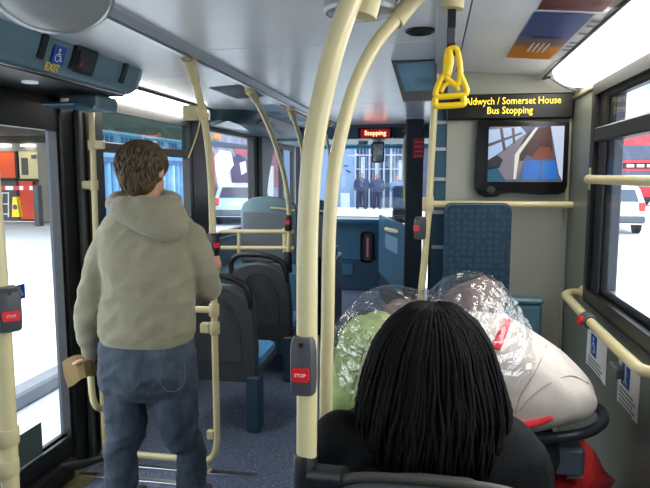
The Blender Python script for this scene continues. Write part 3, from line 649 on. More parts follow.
# far poles near the front doors
p3 = thing('grab_pole', 'third cream pole along the ceiling track towards the front', 'pole', (-.95, 5.0, 0))
obj('tube', TB(pxpath([(288, 101, 4.1), (292, 114, 4.25), (298, 132, 4.5), (304, 160, 4.75), (307, 200, 4.9), (308, 262, 4.95)])+[Vector((W(308, 262, Y=4.95).x, 4.95, .01))], .0165, n=12), M_CREAM, p3, smooth=True)
flange([(288, 101, 4.1), (292, 114, 4.25)], p3, ln=.14)
p4 = thing('grab_pole', 'slim cream pole seen between the two foreground poles by the windscreen', 'pole', (-.9, 6.0, 0))
obj('tube', TB(pxpath([(300, 109, 4.75), (312, 115, 5.0), (322, 127, 5.4), (328, 145, 5.8), (330, 175, 6.0), (330, 240, 6.0)])+[Vector((W(330, 240, Y=6.0).x, 6.0, .01))], .0165, n=12), M_CREAMD, p4, smooth=True)
flange([(300, 109, 4.75), (312, 115, 5.0)], p4)
# pole and rail at the bulkhead
pk = thing('grab_pole', 'cream pole at the bulkhead edge under the yellow strap', 'pole', (-.03, 2.98, 0))
yk = 2.98
obj('tube', TB(pxpath([(437, 62, yk), (435.5, 80, yk), (433.5, 120, yk), (431, 165, yk), (429, 205, yk), (425, 255, yk), (421, 295, yk)])+[Vector((W(418, 330, Y=yk).x, yk, .6)), Vector((W(417, 330, Y=yk).x, yk, .01))], .017, n=14), M_CREAM, pk, smooth=True)
q = W(428, 204, Y=yk); collar(q, (0, 0, 1), .028, .07, M_CREAMD, pk)
q = W(420.5, 228, Y=yk-.01); stop_box((q.x, yk-.01, q.z), .05, .11, pk, .0, .025, text=False, face=(-.6, -.8, 0))
obj('floor_flange', lathe(NB(), (W(417, 330, Y=yk).x, yk, 0), (0, 0, 1), [(.045, 0), (.045, .008), (.024, .02), (.02, .05)], 14), M_CREAMD, pk, smooth='auto')
br = thing('bulkhead_rail', 'cream rail across the bulkhead under the screen', 'rail', (.3, yk, 1.3))
q0, q1 = W(432, 204, Y=yk), W(574, 205, Y=yk)
obj('rail_tube', TB([q0, q1], .0165, n=14, sub=1), M_CREAM, br, smooth='auto')
obj('bracket', TB([(q1.x-.03, yk, q1.z), (q1.x-.03, YK+.0, q1.z)], .012, n=10, sub=1), M_CREAMD, br)
# rails on the right wall
ur = thing('window_rail', 'cream rail across the right-hand window', 'rail', (.6, 2.0, 1.45))
zr = 1.463
obj('rail_tube', TB([(.605, 2.5, zr), (.605, .9, zr)], .0165, n=14, sub=1), M_CREAM, ur, smooth='auto')
obj('end_bracket', TB([(XR-.018, 2.55, zr), (.615, 2.545, zr), (.605, 2.52, zr), (.605, 2.45, zr)], .018, n=12), M_CREAMD, ur, smooth='auto')
obj('bracket_plate', B((XR-.036, 2.53, zr-.045), (XR-.022, 2.565, zr+.05), .005), M_CREAMD, ur)
wr2 = thing('wall_rail', 'cream handrail below the right-hand window with red bell push', 'rail', (.57, 2.1, .9))
obj('rail_tube', TB([(XR, 2.70, .975), (.60, 2.70, .975), (.575, 2.67, .972), (.57, 2.62, .968), (.57, 2.2, .953), (.57, 1.80, .95), (.575, 1.72, .95), (.61, 1.70, .95), (XR, 1.70, .95)], .0175, n=16, sub=6), M_CREAM, wr2, smooth=True)
obj('end_flange', lathe(NB(), (XR-.001, 2.70, .975), (-1, 0, 0), [(.034, 0), (.034, .008), (.02, .018)], 16), M_CREAMD, wr2, smooth='auto')
q = W(588, 326, X=.57)
bx = obj('bell_clamp', lathe(NB(), (.57, q.y-.04, .955), (0, 1, 0), [(.022, 0), (.026, .006), (.026, .07), (.022, .076)], 14), M_GREYP, wr2, smooth='auto')
obj('red_button', lathe(NB(), (.57-.02, q.y-.005, .955-.002), (-.85, -.2, .1), [(.017, 0), (.017, .012), (.012, .016)], 14), M_RED, bx, smooth='auto')
# wheelchair notices
def notice(corners, icon, name, label):
    ps = [W(px, py, X=XR) for px, py in corners]
    ys = [p.y for p in ps]; zs = [p.z for p in ps]; y0, y1, z0, z1 = min(ys), max(ys), min(zs), max(zs); yc = (y0+y1)/2
    t = thing(name, label, 'notice', (XR-.002, yc, z0)); hw = (y1-y0)/2
    ux, uy = (0, -1, 0), (0, 0, 1)
    obj('notice_sheet', basis(PR(rect(-hw, hw, z0-z1, 0), 'Z', 0, .002), (XR-.0005, yc, z1), ux, uy), mat('pale_notice', S(224, 224, 218), .5), t)
    s = .085; oc = (XR-.0028, yc+hw*.25, z1-s*.62)
    bq = obj('blue_square', basis(PR(rect(-s/2, s/2, -s/2, s/2), 'Z', 0, .001), oc, ux, uy), M_SIGNB, t)
    obj('symbol', basis(icon(s*.85), (oc[0]-.0012, oc[1], oc[2]), ux, uy), M_WHITE, bq)
    for k in range(5): obj('text_line', basis(PR(rect(-hw*.8, hw*(.7 if k % 2 else .5), -.0035, .0035), 'Z', 0, .0008), (XR-.0028, yc, z1-s*1.2-.014*k-.01), ux, uy), M_GREYT, t)
notice(((588, 335), (608, 345), (605, 385), (591, 365)), wheelchair_icon, 'wheelchair_notice', 'white notice with blue wheelchair square below the bell push')
notice(((620, 357), (641, 372), (638, 425), (622, 400)), person_icon, 'walking_notice', 'white notice with blue walking figure under the wall rail')
wh = tag(obj('wall_hook', B((XR-.03, 2.10, .795), (XR-.0005, 2.19, .835), .006), mat('cream_blue_clip', S(120, 128, 120), .5)), 'small grey clip on the wall between the two notices', 'clip')
# ------------------------------------------------------------------ bulkhead fittings
a, b = W(447, 95, Y=YK-.04), W(577, 118, Y=YK-.04)
ls = thing('led_sign', 'black information sign with yellow dot lettering above the screen', 'sign', ((a.x+b.x)/2, YK-.03, b.z))
obj('sign_case', B((a.x, YK-.045, b.z), (min(b.x, XR-.004), YK-.0005, a.z), .006), M_BLACKG, ls)
m_led = mat('yellow_led', (.6, .5, .05), .5, emit=(1, .74, .03), estr=1.25)
for s, px, py, wpx in (('Aldwych / Somerset House', 512.5, 101, 97), ('Bus Stopping', 510, 110.5, 46)):
    bm = text_bm(s, .047, .0006, bold=.0002); xs = [v.co.x for v in bm.verts]; k = wpx*(YK-.045)/600*.90/(max(xs)-min(xs)); cx = (max(xs)+min(xs))/2
    for v in bm.verts: v.co.x = (v.co.x-cx)*k
    obj('sign_text', basis(bm, W(px, py, Y=YK-.0462), (1, 0, 0), (0, 0, 1)), m_led, ls)
# monitor
Yt = YK-.06
def tp(px, py): p = W(px, py, Y=Yt); return (p.x, p.z)
tv = thing('monitor', 'black framed wall monitor showing the upper deck camera view', 'monitor', (tp(520, 195)[0], Yt, tp(520, 198)[1]))
out = [tp(*p) for p in ((570, 122), (480, 119), (478, 121), (475, 175), (475, 188), (478, 194), (485, 197.5), (496, 197), (502, 194), (508, 192), (515, 192), (525, 194), (540, 195), (558, 194.5), (565, 192), (567.5, 186))]
obj('bezel', PR(out, 'Y', Yt, YK-.0005, .006), M_BLACKG, tv, smooth='auto')
sx0, sz1 = tp(489, 127); sx1, sz0 = tp(562, 182)
sc_ = obj('screen', B((sx0, Yt-.003, sz0), (sx1, Yt+.002, sz1)), mat('screen_base', S(60, 64, 84), .15, emit=S(74, 80, 104), estr=.5), tv)
def scr(name, uv, col, dz=.0038, e=.62):
    P_ = [(sx0+(sx1-sx0)*u, sz1-(sz1-sz0)*v) for u, v in uv]
    obj(name, PR(P_, 'Y', Yt-dz, Yt-.003), mat('screen_'+name+str(len(MATS)), tuple(c*.25 for c in col), .2, emit=col, estr=e), sc_)
scr('image_window', [(0, .05), (.42, 0), (.5, .12), (.12, .5), (0, .62)], S(168, 190, 226))
scr('image_pillar', [(.14, .02), (.18, .02), (.24, .42), (.2, .44)], S(70, 60, 66), .0042)
scr('image_pillar', [(.30, .02), (.34, .02), (.36, .3), (.33, .32)], S(86, 70, 72), .0042)
scr('image_aisle', [(.5, .12), (.62, .05), (.4, .95), (.05, .98), (.1, .55)], S(120, 116, 128))
scr('image_dark', [(.62, .05), (.82, .0), (.86, .5), (.6, .55), (.5, .5)], S(78, 44, 40))
scr('image_window', [(.82, 0), (1, .0), (1, .98), (.95, .85), (.88, .4)], S(196, 208, 232))
scr('image_head', [(.62, .46), (.7, .36), (.82, .38), (.88, .55), (.72, .6), (.6, .6)], S(120, 66, 44), .0042)
scr('image_seat', [(.5, .62), (.7, .6), (.7, .95), (.47, .95)], S(36, 108, 196), .0042)
scr('image_seat', [(.72, .62), (.9, .62), (.94, .95), (.72, .95)], S(40, 112, 196), .0042)
scr('image_rail', [(.62, .02), (.66, .02), (.42, .5), (.38, .95), (.35, .95), (.36, .5)], S(224, 220, 210), .0046)
scr('image_shadow', [(.0, .6), (.12, .5), (.2, .6), (.16, .74), (.0, .78)], S(36, 34, 40), .0042)
scr('image_shadow', [(.44, .3), (.52, .1), (.6, .08), (.52, .5), (.47, .62), (.42, .62)], S(58, 44, 44), .0042)
scr('image_window_rail', [(.0, .3), (.44, .1), (.45, .13), (.0, .36)], S(74, 70, 80), .0044)
scr('image_seat', [(.0, .75), (.12, .72), (.25, .98), (.0, 1)], S(30, 84, 110), .0042)
obj('maker_badge', lathe(NB(), Vector((tp(491, 190)[0], Yt, tp(491, 190)[1])), (0, -1, 0), [(.02, 0), (.02, .003), (.001, .004)], 16), M_BLACK, tv)
# folded seat pad and lower box
bp = thing('tip_up_seat', 'dark blue patterned padded seat back under the bulkhead rail', 'seat', (.21, YK-.05, .40))
a, b = W(445, 204, Y=2.93), W(508, 300, Y=2.93)
obj('pad', PR(rrect(a.x, b.x, .52, a.z, .035), 'Y', 2.90, 2.945, .014), M_MOQ, bp, smooth='auto')
obj('backing', PR(rrect(a.x-.004, b.x+.004, .50, a.z+.006, .035), 'Y', 2.945, 2.96, .003), mat('teal_pad_edge', S(30, 84, 104), .6), bp, smooth='auto')
obj('mount', B((a.x+.05, 2.96, .7), (b.x-.05, YK-.001, .9)), M_BLUE, bp)
obj('cushion', PR(rrect(a.x, b.x, .40, .50, .03), 'Y', 2.86, 2.96, .012), M_MOQ, bp, smooth='auto')
a, b = W(508, 297, Y=YK-.06), W(540, 340, Y=YK-.06)
lb = thing('blue_box', 'small blue plastic box on the bulkhead behind the pushchair', 'box', ((a.x+b.x)/2, YK-.04, .55))
obj('box_body', B((a.x, YK-.09, .55), (b.x, YK-.001, a.z-.03), .012), M_BLUEL, lb)
obj('box_lid', B((a.x-.004, YK-.098, a.z-.028), (b.x+.004, YK-.001, a.z), .01), M_BLUEL, lb)
# yellow strap handle
ys_ = 1.66; g = thing('strap_handle', 'bright yellow hanging strap handle on a short black strap', 'strap', W(450, 106, Y=ys_))
q = W(452, 9, Y=ys_); obj('cream_tube', TB([(q.x+.004, ys_, ZC-.0225), (q.x, ys_, q.z)], .030, n=16, sub=1), M_CREAMD, g, smooth='auto')
q1 = W(450.5, 56, Y=ys_); obj('strap', B((q1.x-.010, ys_-.003, q1.z), (q1.x+.012, ys_+.003, q.z), .001), M_BLACK, g)
q0, q1 = W(447, 27, Y=ys_), W(456, 44, Y=ys_); obj('strap_sleeve', B((q0.x, ys_-.006, q1.z), (q1.x, ys_+.006, q0.z), .004), M_GREYP, g)
hp = lambda L: [W(px, py, Y=ys_) for px, py in L]
obj('upper_loop', TB(hp([(448.5, 50), (456, 49), (459.5, 62), (460, 78), (457, 85), (451, 82), (446, 76), (446.5, 60)]), .0078, n=8, closed=True), M_YEL, g, smooth=True)
obj('upper_web', TB(hp([(449, 50), (450, 60), (447, 76)]), .0105, n=8), M_YEL, g, smooth=True)
obj('hand_loop', TB(hp([(447, 72), (441, 79), (436, 91), (437, 96), (446, 96.5), (458, 95.5), (465.5, 94), (466, 88), (461, 76), (459, 72)]), .0078, n=8), M_YEL, g, smooth=True)
obj('grip_bar', TB(hp([(435.5, 98), (435, 104.5), (437, 106), (450, 105.5), (462, 104.5), (464, 102), (463, 96)]), .0082, n=8), M_YEL, g, smooth=True)
obj('inner_bow', TB(hp([(441, 92), (444, 86), (450, 83), (456, 86), (459, 91)]), .006, n=8), M_YEL, g, smooth=True)
# ------------------------------------------------------------------ seats
def bus_seat(loc, label, group, handle=True):
    x, y = loc; t = thing('bus_seat', label, 'seat', (x, y, 0), group); w2 = .225
    # back shell: outline in (x,z), bellied in y
    def outline(s): # s shrinks towards the front face
        return [(x+u*s, z) for u, z in ((-w2+.01, .29), (-w2-.004, .50), (-w2+.006, .70), (-w2+.02, .78), (-w2+.07, .835), (-.08, .862), (0, .87), (.08, .862), (w2-.07, .835), (w2-.02, .78), (w2-.006, .70), (w2+.004, .50), (w2-.01, .29))]
    rings = []
    for s, dy, dz in ((.90, -.028, 0), (.985, -.02, 0), (1, 0, 0), (.985, .05, 0), (.93, .06, 0)):
        rings.append([Vector((px, y+dy+(z-.4)*(-.10), .63+(z-.63)*(.5+.5*s)+dz)) for px, z in outline(s)])
    obj('back_shell', loft(NB(), rings), M_GREYB, t, smooth='auto')
    # pressed oval panel on the rear
    obj('back_panel', loft(NB(), [[Vector((x+u*s, y-.031-dy+(z-.4)*(-.10), z)) for u, z in ((-.15, .42), (-.15, .62), (-.11, .74), (-.05, .79), (0, .80), (.05, .79), (.11, .74), (.15, .62), (.15, .42))] for s, dy in ((1.0, -.006), (.95, .006), (.90, .002))]), M_GREYB, t, smooth='auto')
    obj('back_pad', PR(rrect(x-.19, x+.19, .46, .82, .06), 'Y', y+.055, y+.085, .01), M_MOQ, t, smooth='auto')
    obj('seat_cushion', PR(rrect(x-.215, x+.215, y+.08, y+.47, .04), 'Z', .36, .41, .014), M_MOQB, t, smooth='auto')
    obj('cushion_rim', PR(rrect(x-.225, x+.225, y+.04, y+.48, .05), 'Z', .33, .365, .008), M_GREYP, t, smooth='auto')
    obj('pedestal', B((x+.165, y-.03, .0), (x+.245, y+.07, .335), .012), M_DKBLUE, t)
    if handle:
        obj('grab_handle', TB([(x-.19, y-.045, .77), (x-.20, y-.05, .86), (x-.15, y-.055, .915), (x-.04, y-.055, .925), (x+.08, y-.055, .915), (x+.17, y-.055, .875), (x+.20, y-.05, .81), (x+.20, y-.042, .74)], .019, n=12), M_BLACK, t, smooth=True)
    return t
bus_seat((-1.195, 3.22), 'dark grey seat with bright blue cushion right behind the hooded man', 'forward-facing left-hand seats')
bus_seat((-1.195, 4.08), 'dark grey aisle seat with black grab handle below the low rail', 'forward-facing left-hand seats')
# raised front seats over the wheel arch
wa = struct('trim_2', B((XL+.0, 4.62, 0), (-1.02, 5.9, .72), .03), M_BLUEL)
def high_seat(x0, x1, y, zt, label, tint):
    t = thing('high_back_seat', label, 'seat', ((x0+x1)/2, y, .72), 'raised seats over the front wheel'); w = x1-x0
    o = [(x0, .72), (x0, zt-.12), (x0+.05*w, zt-.06), (x0+.2*w, zt-.015), (x0+.45*w, zt), (x0+.7*w, zt-.012), (x0+.92*w, zt-.05), (x1, zt-.10), (x1, .72)]
    obj('shell', PR(o, 'Y', y, y+.09, .02), tint, t, smooth='auto')
    obj('carpet_back', PR([(x0+.03, .74), (x0+.03, zt-.14), (x1-.03, zt-.14), (x1-.03, .74)], 'Y', y-.012, y+.004), M_CARPET, t)
    obj('seat_cushion', PR(rrect(x0+.01, x1-.01, y+.09, y+.42, .03), 'Z', .72, .80, .012), M_MOQB, t, smooth='auto')
    obj('head_grip', TB([(x0+.55*w, y-.01, zt-.10), (x0+.75*w, y-.016, zt-.105), (x1-.01, y-.01, zt-.12)], .009), M_CREAMD, t)
high_seat(-1.64, -1.14, 5.0, 1.30, 'raised blue seat with grey carpeted back by the front left window', M_BLUEG)
high_seat(-1.13, -1.02+.14, 5.32, 1.26, 'narrow dark blue raised seat side seen between the foreground poles', M_DKBLUE)
sb2 = tag(obj('seat_box', B((-1.015, 5.38, 0), (-.87, 5.85, .72), .015), M_DKBLUE), 'dark blue box supporting the narrow raised seat by the aisle', 'box')
# the woman's own seat, in the foreground
ws_ = thing('bus_seat', 'foreground seat back with pale grey top rim the woman sits in', 'seat', (0, .96, 0))
rim = pxpath([(334, 492, .93), (343, 480, .925), (370, 477, .92), (420, 480, .92), (470, 485, .92), (512, 493, .925), (530, 505, .93)])
obj('top_rim', TB(rim, .008, n=12), mat('grey_rim', S(58, 56, 50), .4), ws_, smooth=True)
zb = [p.z for p in rim]
bk_ = [(p.x, p.z-.006) for p in rim]
obj('back_shell', PR([(bk_[0][0], .40)]+bk_+[(bk_[-1][0], .40)], 'Y', .905, .955, .01), M_GREYB, ws_)
obj('seat_cushion', PR(rrect(-.22, .22, .98, 1.42, .05), 'Z', .39, .45, .015), M_MOQB, ws_, smooth='auto')
obj('cushion_rim', PR(rrect(-.23, .23, .93, 1.43, .05), 'Z', .35, .392, .008), M_GREYP, ws_, smooth='auto')
obj('pedestal', B((.05, 1.05, 0), (.17, 1.25, .352), .012), M_DKBLUE, ws_)
q0, q1 = W(305, 474, Y=.95), W(345, 478, Y=.93)
obj('pole_arm', TB([q0, q1], .019, n=12, sub=1), M_BLACK, ws_, smooth='auto')
# ------------------------------------------------------------------ people
M_SKIN = mat('skin', S(206, 154, 128), .5, var=.06, vscale=12)
M_SKIND = mat('dark_skin', S(96, 64, 48), .5, var=.06)
def knit(name, col, b=.25): return mat(name, col, .92, var=.07, vscale=18, bump=b, bscale=420, sheen=.25)
M_HOOD = knit('stone_grey_jersey', S(146, 138, 114))
def denim():
    mt = mat('blue_denim', S(66, 84, 112), .85, bump=.25, bscale=500); nt = mt.node_tree; b = nt.nodes['Principled BSDF']
    tc = nt.nodes.new('ShaderNodeTexCoord'); n = nt.nodes.new('ShaderNodeTexNoise'); n.inputs['Scale'].default_value = 7; n.inputs['Detail'].default_value = 8; n.inputs['Roughness'].default_value = .7
    mp = nt.nodes.new('ShaderNodeMapping'); mp.inputs['Scale'].default_value = (1, 1, .45)
    r = nt.nodes.new('ShaderNodeValToRGB'); e = r.color_ramp.elements; e[0].position = .38; e[0].color = (*S(42, 52, 66), 1); e[1].position = .70; e[1].color = (*S(88, 100, 114), 1)
    nt.links.new(tc.outputs['Object'], mp.inputs[0]); nt.links.new(mp.outputs[0], n.inputs['Vector']); nt.links.new(n.outputs['Fac'], r.inputs[0]); nt.links.new(r.outputs[0], b.inputs['Base Color'])
    return mt
M_DENIM = denim()
M_HAIRB = mat('brown_hair', S(84, 66, 42), .6, var=.35, vscale=55)
M_BRAID = mat('black_braided_hair', S(9, 8, 8), .7, spec=.15, var=.2, vscale=60)
M_COAT = mat('black_coat_fabric', S(9, 9, 11), .8, spec=.15, var=.1, vscale=20, bump=.2, bscale=120)
def fold(amp, sx, sz, amp2=0.0):
    def f(co, n):
        q = Vector((co.x*sx, co.y*sx, co.z*sz)); a = noise.noise(q); a2 = noise.noise(Vector((co.x*sx*.6+co.z*9, co.y*sx*.6, co.z*sz*1.8-co.x*14+5)))
        return amp*(1-2*abs(a))*.7+amp2*(1-2*abs(a2))
    return f
def px_ring(py, xl, xr, Y, ry, n=22, pw=2.3, dy=0, tilt=0):
    a, b = W(xl, py, Y=Y), W(xr, py, Y=Y); zf = W((xl+xr)/2, py, Y=Y-ry*.85).z; return ell(((a.x+b.x)/2, Y+dy, zf), (b.x-a.x)/2, ry, n=n, pw=pw, tilt=tilt)
def head(bm, c, rx, rz, yawd=0, s=1.0):
    """skull, jaw, nose, ears; faces +Y turned by yawd"""
    b2 = NB(); sphere(b2, (0, -.008, .02), rx, rx*1.22, rz*.80, 18, 12); sphere(b2, (0, .03, -rz*.42), rx*.72, rx*.80, rz*.55, 14, 10)
    tube(b2, [(0, rx*1.16, .02), (0, rx*1.42, -.018)], [.008, .015], n=8, sub=1); sphere(b2, (0, rx*1.36, -.02), .015, .013, .011, 8, 6)
    for sx in (-1, 1): sphere(b2, (sx*rx*1.0, -.01, .0), .012, .022, .032, 10, 8)
    tube(b2, [(-.026, rx*1.12, -rz*.50), (0, rx*1.2, -rz*.49), (.026, rx*1.12, -rz*.50)], .0075, n=8, sub=3)
    bmesh.ops.transform(b2, matrix=Matrix.Translation(c) @ Matrix.Rotation(R(yawd), 4, 'Z'), verts=b2.verts[:])
    me = bpy.data.meshes.new('h'); b2.to_mesh(me); b2.free(); bm.from_mesh(me); bpy.data.meshes.remove(me); return bm
def grip_hand(bm, c, axis_r, wrist, z, start, span, s=1):
    """fingers wrapped round an upright bar at c=(x,y)"""
    for k, (dz, L) in enumerate(((.033, .95), (.011, 1.0), (-.011, .97), (-.032, .82))):
        rr = axis_r+.0085; pts = [(c[0]+(rr)*math.cos(R(start+s*span*L*t)), c[1]+rr*math.sin(R(start+s*span*L*t)), z+dz-.004*t) for t in (0, .33, .66, 1)]
        limb(bm, pts, [.0105, .010, .0092, .008], n=8, sub=3)
    a = R(start-s*18); pc = Vector((c[0]+(axis_r+.02)*math.cos(a), c[1]+(axis_r+.02)*math.sin(a), z))
    sphere(bm, pc, .022, .026, .045, 12, 8)
    th = [tuple(pc+Vector((0, 0, .015)))]+[(c[0]+(axis_r+.011)*math.cos(R(start-s*t)), c[1]+(axis_r+.011)*math.sin(R(start-s*t)), z+.04+.006*i) for i, t in enumerate((50, 90, 125))]
    limb(bm, th, [.014, .012, .011, .009], n=8, sub=3)
    limb(bm, [wrist, tuple(pc)], [.026, .026], n=10, sub=1)

# ---- the standing man in the hooded top
YM = 2.25
man = thing('person', 'person standing by the middle door in a stone grey hooded top and jeans', 'person', (-1.14, YM, 0))
hc = W(144.5, 171, Y=YM)
hipc = W(149, 372, Y=YM)
kL, kR_ = W(126, 436, Y=YM), W(181, 436, Y=YM+.03)
aL, aR = Vector((W(124, 500, Y=YM).x, YM-.01, .09)), Vector((W(186, 500, Y=YM).x, YM+.06, .09))
hL, hR = W(127, 376, Y=YM), W(172, 376, Y=YM)
shL, shR = W(115, 236, Y=YM), W(188, 238, Y=YM)
elL, wrL = W(93, 300, Y=YM-.01), W(91, 346, Y=YM+.05)
elR, wrR = W(206, 288, Y=YM+.14), W(208, 274, Y=2.53)
bm = NB(); head(bm, hc+Vector((0, 0, 0)), .080, .122, -8)
limb(bm, [hc+Vector((0, -.01, -.06)), W(144, 214, Y=YM)], [.058, .062]); 
loft(bm, [px_ring(222, 116, 184, YM, .075), px_ring(250, 112, 188, YM, .095), px_ring(300, 118, 180, YM, .085), px_ring(345, 112, 184, YM, .095), px_ring(372, 110, 188, YM, .10), px_ring(390, 118, 182, YM, .085)])
limb(bm, [shL, elL, wrL], [.05, .04, .028]); limb(bm, [shR, elR, wrR], [.05, .04, .028])
limb(bm, [hL, W(126, 410, Y=YM), kL, aL+Vector((0, 0, .25)), aL], [.072, .065, .05, .042, .036]); limb(bm, [hR, W(177, 410, Y=YM), kR_, aR+Vector((0, 0, .25)), aR], [.072, .065, .05, .042, .036])
grip_hand(bm, (x0, 2.72), .0165, wrR+Vector((.0, .02, .0)), W(216, 264, Y=2.72).z, -25, 165, 1)
# left hand holding the folded paper
pc = W(90, 357, Y=YM+.07); sphere(bm, pc, .024, .04, .042, 12, 8); limb(bm, [wrL, pc], [.028, .026], n=10, sub=1)
for k in range(4):
    o = Vector((-.016, -.03+.022*k, -.028)); limb(bm, [pc+o*.6, pc+o+Vector((-.012, 0, -.018)), pc+o+Vector((-.006, 0, -.042)), pc+o+Vector((.012, 0, -.05))], [.0105, .0098, .009, .008], n=8, sub=2)
limb(bm, [pc+Vector((.0, -.03, .0)), pc+Vector((-.03, -.05, -.012)), pc+Vector((-.05, -.045, -.02))], [.013, .012, .009], n=8, sub=2)
body = obj('body', remesh(bm, .006, 4), M_SKIN, man, smooth=True)
for sx in (-1, 1):
    d = Matrix.Rotation(R(-8), 3, 'Z') @ Vector((sx*.031, .088, .012)); obj('eye', sphere(NB(), hc+d, .0125, u=12, v=8), mat('eye_white', S(225, 222, 218), .2), man)
# hooded top
bm = NB()
loft(bm, [px_ring(206, 122, 168, YM, .07), px_ring(214, 114, 180, YM, .085), px_ring(224, 106, 191, YM, .10), px_ring(242, 103, 196, YM, .125), px_ring(270, 106, 193, YM, .135), px_ring(300, 107, 191, YM, .13), px_ring(330, 104, 191, YM, .135), px_ring(339, 104, 192, YM, .135), px_ring(345, 107, 189, YM, .125)])
limb(bm, [shL, W(103, 262, Y=YM), elL, W(90, 322, Y=YM+.02), wrL], [.068, .066, .060, .055, .042])
limb(bm, [shR, W(198, 262, Y=YM+.06), elR+Vector((0, 0, .005)), W(206, 279, Y=2.48), wrR], [.068, .064, .060, .053, .042])
top_ = obj('hooded_top', remesh(bm, .009, 6, fold(.010, 5, 8, .005)), M_HOOD, man, smooth=True)
def band(bm, ringf, n=40): pass
obj('hem_band', loft(NB(), [px_ring(336, 105, 191, YM, .136, 32), px_ring(342, 103.5, 192.5, YM, .139, 32), px_ring(349, 106, 190, YM, .132, 32)]), M_HOOD, top_, smooth='auto')
dl = (wrL-elL).normalized(); obj('cuff', TB([wrL-dl*.02, wrL+dl*.02, wrL+dl*.045], [.043, .040, .036], n=16), M_HOOD, top_, smooth=True)
dr = (wrR-W(206, 279, Y=2.48)).normalized(); obj('cuff', TB([wrR-dr*.02, wrR+dr*.02, wrR+dr*.045], [.043, .040, .036], n=16), M_HOOD, top_, smooth=True)
# hood lying on the back
bm = NB()
rg = [W(143, 196, Y=YM+.10)]+[W(px, py, Y=y) for px, py, y in ((118, 199, YM+.05), (114, 205, YM-.03), (122, 207, YM-.09), (143, 204, YM-.125), (163, 205, YM-.11), (174, 203, YM-.04), (169, 198, YM+.05))]
tube(bm, rg, .030, n=12, closed=True)
loft(bm, [px_ring(198, 120, 170, YM-.05, .08), px_ring(208, 112, 182, YM-.08, .075), px_ring(220, 118, 188, YM-.095, .06), px_ring(230, 134, 188, YM-.10, .05), px_ring(238, 152, 182, YM-.10, .035), px_ring(241, 160, 176, YM-.10, .02)])
obj('hood', remesh(bm, .008, 5, fold(.006, 12, 12, .003)), M_HOOD, top_, smooth=True)
# jeans
bm = NB()
loft(bm, [px_ring(336, 108, 188, YM, .11), px_ring(356, 104, 192, YM, .13), px_ring(378, 103, 194, YM, .135), px_ring(394, 104, 196, YM, .115), px_ring(402, 112, 190, YM, .09)])
limb(bm, [W(126, 380, Y=YM), W(126, 410, Y=YM), kL, aL+Vector((0, 0, .25)), aL+Vector((0, 0, -.03))], [.086, .084, .074, .064, .062])
limb(bm, [W(173, 380, Y=YM), W(177, 410, Y=YM), kR_, aR+Vector((0, 0, .25)), aR+Vector((0, 0, -.03))], [.086, .082, .070, .058, .056])
je = obj('jeans', remesh(bm, .009, 6, fold(.009, 6, 9, .005)), M_DENIM, man, smooth=True)
m_st = mat('denim_stitch', S(84, 88, 94), .9)
def back_pocket(L, Y):
    obj('back_pocket', TB([W(px, py, Y=y) for px, py, y in L], .0018, n=6, sub=3), m_st, je)
back_pocket([(114, 362, YM-.125), (115, 385, YM-.142), (127, 392, YM-.146), (138, 385, YM-.142), (139, 362, YM-.132)], YM)
back_pocket([(160, 362, YM-.135), (161, 385, YM-.145), (172, 392, YM-.146), (184, 384, YM-.138), (184, 362, YM-.122)], YM)
for a_, s_ in ((aL, -1), (aR, 1)):
    bm = NB(); sphere(bm, (a_.x, a_.y+.07, .045), .048, .14, .045, 14, 8); box(bm, (a_.x-.045, a_.y-.055, .0), (a_.x+.045, a_.y+.19, .03), .012)
    obj('shoe', remesh(bm, .008, 3), mat('dark_shoe', S(50, 48, 46), .6), man, smooth=True)
# hair: cap plus swept locks
bm = NB(); Rh = Matrix.Rotation(R(-8), 4, 'Z')
hcap = NB(); sphere(hcap, (0, -.018, .022), .091, .106, .094, 20, 14); sphere(hcap, (0, -.045, -.032), .076, .066, .072, 16, 10)
for k in range(620):
    th = random.uniform(0, 2*math.pi); ph0 = random.uniform(.05, 2.15)
    az = abs(math.atan2(math.cos(th), math.sin(th)))   # 0 = face
    if (az < .9 and ph0 > 1.1) or (az < 1.75 and ph0 > 1.5): continue
    pts = []
    L = random.uniform(.35, .6); tw = random.uniform(-.25, .25)
    for i in range(4):
        ph = ph0+L*i/3; a = th+tw*i/3; rr = 1.0+.035*math.sin(i*1.2)+(.015 if i == 3 else 0)
        if ph < 1.7: p = (.092*rr*math.sin(ph)*math.cos(a), -.018+.107*rr*math.sin(ph)*math.sin(a), .022+.095*rr*math.cos(ph))
        else:
            q = (ph-1.7); p = ((.090-.03*q)*rr*math.cos(a), -.022+(.104-.03*q)*rr*math.sin(a), .009-.10*q)
        pts.append(p)
    tube(hcap, pts, [.004, .0065, .005, .0012], n=5, sub=2)
bmesh.ops.transform(hcap, matrix=Matrix.Translation(hc) @ Rh, verts=hcap.verts[:])
obj('hair', hcap, M_HAIRB, man, smooth=True)
# folded paper in his hand
pp = [W(px, py, Y=YM+.07) for px, py in ((62, 361), (72, 356), (80, 354.5), (90, 360), (97, 367), (98, 374), (90, 377), (80, 379), (68, 388))]
bm = NB(); vs = []
def sheet(off):
    r1 = [(62, 362, .03), (68, 358, .0), (75, 355, -.03), (82, 354.5, -.035), (90, 359, -.02), (97, 366, .03)]
    r2 = [(64, 375, .04), (70, 371, .01), (77, 367, -.03), (84, 366, -.035), (91, 368, -.02), (97.5, 371, .03)]
    r3 = [(68, 388, .05), (74, 385, .02), (80, 380, -.02), (86, 377, -.03), (92, 376, -.015), (98, 376, .03)]
    return [[W(px, py, Y=YM+.06+d+off) for px, py, d in r] for r in (r1, r2, r3)]
A_, B_ = sheet(0), sheet(.012)
for rows in (A_, B_): loft(bm, rows, cap=False, closed_ring=False)
bmesh.ops.solidify(bm, geom=bm.faces[:], thickness=.003)
